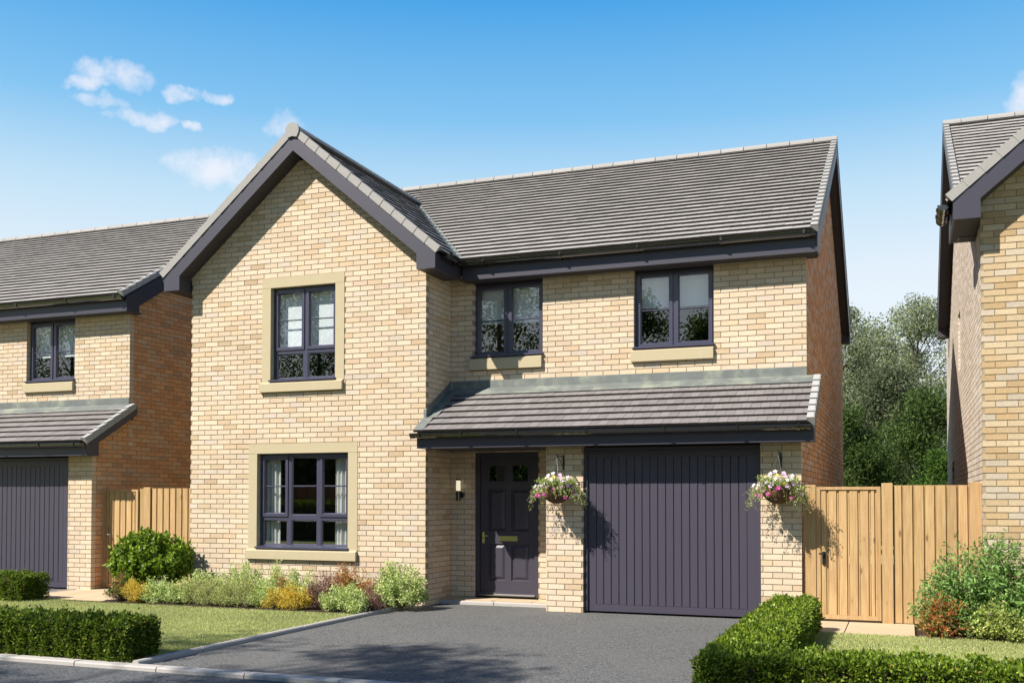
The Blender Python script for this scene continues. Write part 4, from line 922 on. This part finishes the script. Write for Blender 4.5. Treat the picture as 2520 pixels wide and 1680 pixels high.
# ------------------------------------------------------------------ hanging baskets, brackets, wall lamp
def bracket(x, label):
    mb = MB(); mb.box(-.010, .010, -.010, -.001, 1.888, 2.082); mb.box(-.007, .007, -.29, -.010, 2.056, 2.068)
    mb.tube([(0, -.010, 1.92), (0, -.25, 2.056)], .005, 6); mb.tube([(0, -.285, 2.064), (0, -.300, 2.072), (0, -.302, 2.082)], .006, 6)
    mb.obj('basket_bracket', 'black_metal', None, (x, 0, 0), label=label, cat='bracket', group='black wall brackets')
LB = [((.36, .46, .10), 3), ((.50, .58, .18), 3), ((.60, .64, .32), 2), ((.16, .24, .05), 3)]
def basket(x, label):
    y = -.285; r = empty('hanging_basket', (x, y, 1.44), label, 'hanging basket', 'flowering hanging baskets'); R0 = .195; H = .19
    mb = MB(); n = 18; rows = 6; vs = []; fs = []
    for j in range(rows + 1):
        t = j / rows * math.pi / 2
        for i in range(n): g = 2 * math.pi * i / n; k = 1 + .02 * math.sin(5 * g + j); vs.append((R0 * math.sin(t) * k * math.cos(g), R0 * math.sin(t) * k * math.sin(g), H * (1 - math.cos(t))))
    for j in range(rows):
        for i in range(n): a = j * n + i; c = j * n + (i + 1) % n; fs.append((a, c, c + n, a + n))
    fs.append(tuple(rows * n + i for i in range(n)))
    mb.add(vs, fs); mb.obj('basket_liner', 'coir', r, smooth=True)
    w = MB()
    for i in range(8):
        g = 2 * math.pi * i / 8; w.tube([((R0 + .004) * math.sin(t) * math.cos(g), (R0 + .004) * math.sin(t) * math.sin(g), (H + .003) * (1 - math.cos(t))) for t in [math.pi / 2 * k / 6 for k in range(7)]], .0025, 4)
    for t in (.8, 1.57): w.tube([((R0 + .004) * math.sin(t) * math.cos(g), (R0 + .004) * math.sin(t) * math.sin(g), H * (1 - math.cos(t))) for g in [2 * math.pi * k / 20 for k in range(21)]], .003, 4)
    w.obj('wire_frame', 'black_metal', r)
    for i in range(4):
        g = 2 * math.pi * (i + .3) / 4; c = MB(); A = Vector((R0 * math.cos(g), R0 * math.sin(g), H)); B = Vector((0, 0, .585)); m = 22
        for k in range(m):
            p = A.lerp(B, k / m); q = A.lerp(B, (k + .9) / m); c.tube([p, q], .0028 if k % 2 else .0016, 4)
        c.obj('chain', 'steel', r)
    c = MB(); c.tube([(0, 0, .585), (0, 0, .60), (.008, 0, .612), (0, 0, .628)], .006, 6); c.tube([(0, 0, .61), (0, -.001, .638)], .011, 8); c.obj('swivel_hook', 'steel', r)
    # trailing foliage
    P = []; D = []; mb = MB()
    for s_ in range(230):
        g = random.uniform(0, 2 * math.pi); rr = random.random() ** .5; kind = random.random() * .95
        b0 = Vector((.14 * rr * math.cos(g), .14 * rr * math.sin(g), H - .01))
        if kind < .50: mid = b0 + Vector((.08 * math.cos(g) * rr, .08 * math.sin(g) * rr, .10)); tip = b0 + Vector((.16 * math.cos(g) * rr, .16 * math.sin(g) * rr, random.uniform(.06, .16)))
        else:
            d = random.uniform(.12, .30); sgn = 1 if math.cos(g) > 0 else -1; mid = b0 + Vector((.12 * math.cos(g) + .04 * sgn, .12 * math.sin(g), .07)); tip = b0 + Vector(((d * .9) * math.cos(g) + .06 * sgn, .14 * math.sin(g), -random.uniform(.0, .10 + .20 * abs(math.cos(g)))))
        mb.tube([b0, mid, tip], .0018, 3, r2=.001)
        m = 26; t = rng.random(m)[:, None]; A, Mi, T = (np.array(v) for v in (b0, mid, tip)); P.append((1 - t) ** 2 * A + 2 * t * (1 - t) * Mi + t ** 2 * T + rng.normal(0, .012, (m, 3))); D.append(rng.normal(0, 1, (m, 3)) + (0, 0, .2))
    P = np.concatenate(P); D = np.concatenate(D); P[:, 1] = np.minimum(P[:, 1], .27)
    leaves('foliage', 'leafm', P, D, rng.uniform(.014, .029, len(P)), rng.uniform(.010, .017, len(P)), colours(len(P), LB, .2), r, None, .15, .1); mb.obj('stems', 'twig', r)
    # flowers: five long petals each
    spots = [(-.02, -.17, .30, 'w'), (-.12, -.15, .26, 'w'), (-.10, -.12, .33, 'w'), (.04, -.16, .28, 'p'), (.10, -.14, .33, 'p'), (.12, -.15, .29, 'w'), (-.05, -.18, .245, 'w'), (-.17, -.10, .23, 'w'), (-.22, -.06, .235, 'w'), (-.29, -.02, .225, 'w'),
             (.0, -.13, .345, 'y'), (-.08, -.10, .365, 'w'), (.09, -.17, .24, 'y'), (-.13, -.08, .32, 'y'), (.16, -.10, .30, 'w'), (.19, -.12, .235, 'v'), (.02, -.20, .19, 'm'), (-.10, -.20, .12, 'm'), (-.20, -.12, .105, 'm'), (-.26, -.06, .11, 'm'),
             (.16, -.14, .075, 'm'), (.245, -.03, .15, 'm'), (.27, -.02, .12, 'w'), (-.15, -.16, .16, 'p'), (.12, -.18, .215, 'p'), (-.07, -.19, .215, 'p'), (.22, -.07, .20, 'v'), (-.24, -.08, .19, 'p'), (.07, -.08, .37, 'p'), (-.03, -.06, .39, 'w'), (.17, -.06, .34, 'w')]
    FC = {'w': (.95, .86, .92), 'p': (.82, .52, .72), 'm': (.62, .06, .36), 'y': (.72, .66, .12), 'v': (.36, .16, .50)}
    for (fx, fy, fz, k) in spots:
        f = MB(); n = 5; nv = Vector((fx * .8, fy - .25, .25)).normalized(); a = nv.orthogonal().normalized(); q = nv.cross(a); L = random.uniform(.022, .032) * (1.15 if k == 'w' else 1)
        for i in range(n):
            g = 2 * math.pi * i / n + random.uniform(-.15, .15); d = a * math.cos(g) + q * math.sin(g); sd_ = nv.cross(d); wd = .010 if k in 'wy' else .014
            f.add([nv * .003, d * L * .5 + sd_ * wd + nv * .008, d * L * .9 + sd_ * wd * .5 + nv * .007, d * L + nv * .003, d * L * .9 - sd_ * wd * .5 + nv * .007, d * L * .5 - sd_ * wd + nv * .008], [(0, 1, 2, 3), (0, 3, 4, 5)], tuple(min(1, x * random.uniform(.9, 1.1)) for x in FC[k]))
        f.tube([(0, 0, 0), nv * .010], .004, 5, (.6, .5, .1)); f.obj('flower', 'petal', r, (fx, fy, fz))
bracket(2.032, 'black triangular wall bracket on the pier between front door and garage')
bracket(4.848, 'black triangular wall bracket on the pier beside the large gate')
basket(2.030, 'flowering hanging basket on the pier between front door and garage')
basket(4.848, 'flowering hanging basket on the pier beside the large gate')
lp = empty('wall_lamp', (.155, DEP, 1.62), 'slim black outdoor wall lamp with clear top on the porch wall', 'lamp')
mb = MB(); mb.tube([(0, -.075, -.145), (0, -.075, .0)], .034, 16); mb.obj('lamp_body', 'gutter', lp)
mb = MB(); mb.tube([(0, -.075, .150), (0, -.075, .178)], .036, 16); mb.obj('lamp_cap', 'gutter', lp)
mb = MB(); mb.tube([(0, -.075, .0), (0, -.075, .150)], .032, 16); mb.obj('lamp_glass', 'lamp_tube', lp)
mb = MB(); mb.tube([(.03, -.001, -.06), (.03, -.03, -.06)], .046, 16); mb.tube([(.015, -.03, -.06), (.0, -.06, -.06)], .014, 8); mb.obj('wall_mount', 'gutter', lp)

# ------------------------------------------------------------------ trees
TB = [((.25, .29, .155), 4), ((.33, .36, .21), 3), ((.15, .19, .09), 3), ((.44, .46, .30), 1)]  # greyed and lightened, distance haze put into the birch leaf colours
TD = [((.075, .125, .028), 4), ((.12, .18, .045), 3), ((.04, .07, .016), 3)]
TF = [((.08, .13, .03), 4), ((.12, .18, .04), 3), ((.16, .22, .06), 1)]
def tree(name, label, x, y, hgt, rad, base, pal, nl, leaf, group=None, clumps=60, tr=.12, seed=0, dens_r=.32, trunk=True):
    rs = random.Random(seed); root = empty(name, (x, y, 0), label, 'tree', group); mb = MB()
    lean = Vector((rs.uniform(-.3, .3), rs.uniform(-.3, .3), 0)); topv = Vector((0, 0, hgt * .93)) + lean
    path = [Vector((0, 0, -.05)), Vector((0, 0, hgt * .3)) + lean * .3, Vector((0, 0, hgt * .6)) + lean * .6, topv]
    mb.tube(path, tr, 8, r2=tr * .12)
    C = []; cr = []
    for i in range(clumps):
        t = rs.random(); z = base + (hgt - base) * t; prof = math.sin(math.pi * min(1, (t * .82 + .16))) ** .75
        g = rs.uniform(0, 2 * math.pi); q = rad * prof * math.sqrt(rs.random()) * rs.uniform(.8, 1.08)
        c = Vector((q * math.cos(g), q * math.sin(g), z)) + lean * t; C.append(c); cr.append(rad * dens_r * rs.uniform(.55, 1.15))
        st = Vector((0, 0, max(.25 * hgt, z - q * .7 - .2))) + lean * .5
        mb.tube([st, st.lerp(c, .5) + Vector((0, 0, .08 * q)), c], tr * .26 * (1 - .5 * t), 5, r2=.008)
    mb.obj('trunk', 'bark', root)
    C = np.array([list(c) for c in C]); cr = np.array(cr); k = rng.integers(0, len(C), nl)
    v = rng.normal(size=(nl, 3)); v /= np.linalg.norm(v, axis=1, keepdims=True); v *= (rng.random((nl, 1)) ** .45)
    P = C[k] + v * cr[k][:, None] * np.array([1.1, 1.1, .85]); sh = (1 + rng.normal(0, .14, len(C)))[k][:, None]
    leaves('crown', 'leafm', P, rng.normal(0, 1, (nl, 3)) + np.array([0, 0, -.15]), rng.uniform(leaf * .7, leaf * 1.3, nl), rng.uniform(leaf * .4, leaf * .62, nl), colours(nl, pal, .22) * sh, root, None, .15, .1)
BG = 'trees behind the houses, seen over the large gate'
tree('birch_tree', 'pale feathery birch seen right beside the side wall of the central house', 4.15, 25, 8.1, 2.1, 1.6, TB, 27000, .095, BG, 105, .12, 11, .28)
tree('birch_tree', 'tallest pale birch, close to the dark eaves of the right-hand neighbour', 6.75, 27, 8.7, 2.3, 1.8, TB, 27000, .095, BG, 105, .13, 12, .28)
tree('birch_tree', 'pale birch rising between the two taller birches', 5.3, 31, 8.3, 2.6, 1.2, TB, 26000, .13, BG, 80, .14, 13, .34)
tree('maple_tree', 'dark green bushy tree low in the gap, beside the side wall of the central house', 4.75, 17.5, 4.1, 1.35, .3, TD, 26000, .085, BG, 70, .08, 14, .38)
tree('maple_tree', 'dark green bushy tree low in the gap, nearer the pale side wall', 6.6, 19.5, 4.6, 1.7, .3, TD, 28000, .09, BG, 80, .08, 15, .38)
tree('maple_tree', 'small mid green tree just over the boarded fence by the pale side wall', 7.2, 15.5, 2.6, 1.0, .2, [((.07, .14, .02), 3), ((.10, .18, .03), 2), ((.04, .08, .012), 2)], 14000, .075, BG, 50, .06, 16, .4)
tree('maple_tree', 'very dark tree filling the middle of the gap behind the bushy ones', 5.8, 23, 5.6, 1.9, .3, [((.14, .17, .09), 3), ((.20, .23, .13), 2), ((.08, .10, .05), 3)], 26000, .10, BG, 80, .1, 17, .4)  # palette greyed, haze of the gap put into the leaf colours
FG = 'trees across the road, seen only in the window reflections'
for i, (x_, y_, hh, rr, lb) in enumerate(((-21, -31, 12, 4., 'tallest broad tree across the road, at the far end of the reflected row'), (-15, -30, 12.5, 3.8, 'broad tree across the road, mirrored in the gable bedroom window'), (-11.2, -31, 11.5, 3.6, 'rounded tree across the road, mirrored in the window over the front door'),
        (-4.9, -30, 10.4, 2.7, 'tall tree across the road, mirrored in the left half of the window over the garage'), (-1.4, -29.5, 9.2, 2.2, 'lower tree across the road, mirrored in the right half of the window over the garage'), (1.6, -30, 10.2, 2.0, 'slim tree across the road, mirrored at the edge of the window over the garage'), (7.5, -30, 9, 3.4, 'round tree across the road, directly behind the viewer'), (-38, -30, 13.5, 4.2, 'far broad tree across the road, mirrored in the upstairs window of the neighbouring house'))):
    tree('street_tree', lb, x_, y_, hh, rr, 1.6, TF, 17000, .18, FG, 80, .22, 30 + i, .38)
for i, (x_, lb) in enumerate(((-24, 'outermost low dense shrub tree behind the tall hedge'), (-18, 'low dense shrub tree under the reflected tall tree'), (-12.5, 'low dense shrub tree filling the gap under the first two reflected trees'), (-7, 'low dense shrub tree mirrored in the front door glazing'), (-1.5, 'low dense shrub tree mirrored in the garage door sheen'), (4.5, 'low dense shrub tree behind the viewer'))):
    tree('shrub_tree', lb, x_, -26.5, 5.2, 3.3, .2, TF, 9000, .34, 'low trees across the road, seen only in reflections', 60, .12, 70 + i, .42)
# tree whose shade dapples the driveway and the lawn
for i, (x_, y_, hh, rr, bs, lb) in enumerate(((-9.6, -17.3, 13.2, 3.2, 8.6, 'roadside tree whose shade falls on the road before the long hedge'), (-5.4, -14.7, 12.6, 2.8, 8.4, 'roadside tree whose shade dapples the lawn corner and the driveway'), (-2.3, -15.9, 12.6, 2.6, 8.6, 'roadside tree whose shade falls where the driveway meets the L-shaped hedge'))):
    tree('roadside_tree', lb, x_, y_, hh, rr, bs, TF, 5000, .17, None, 17, .15, 50 + i, .27)
hedge('tall dense hedge across the road, mirrored in the ground-floor window', [(-26, 12, -21.2, -20.2, 1.35)], 500, HG, .11)
fn = empty('board_fence', (-26, -23, 0), 'long orange timber fence behind the hedge across the road, mirrored in the ground-floor window', 'fence')
for i in range(76):
    mb = MB(); t = (.34 * random.uniform(.8, 1.1), .13, .05); mb.box(0, .48, 0, .03, 0, 2.0, t); mb.obj('board', 'wood', fn, (i * .5, 0, 0))
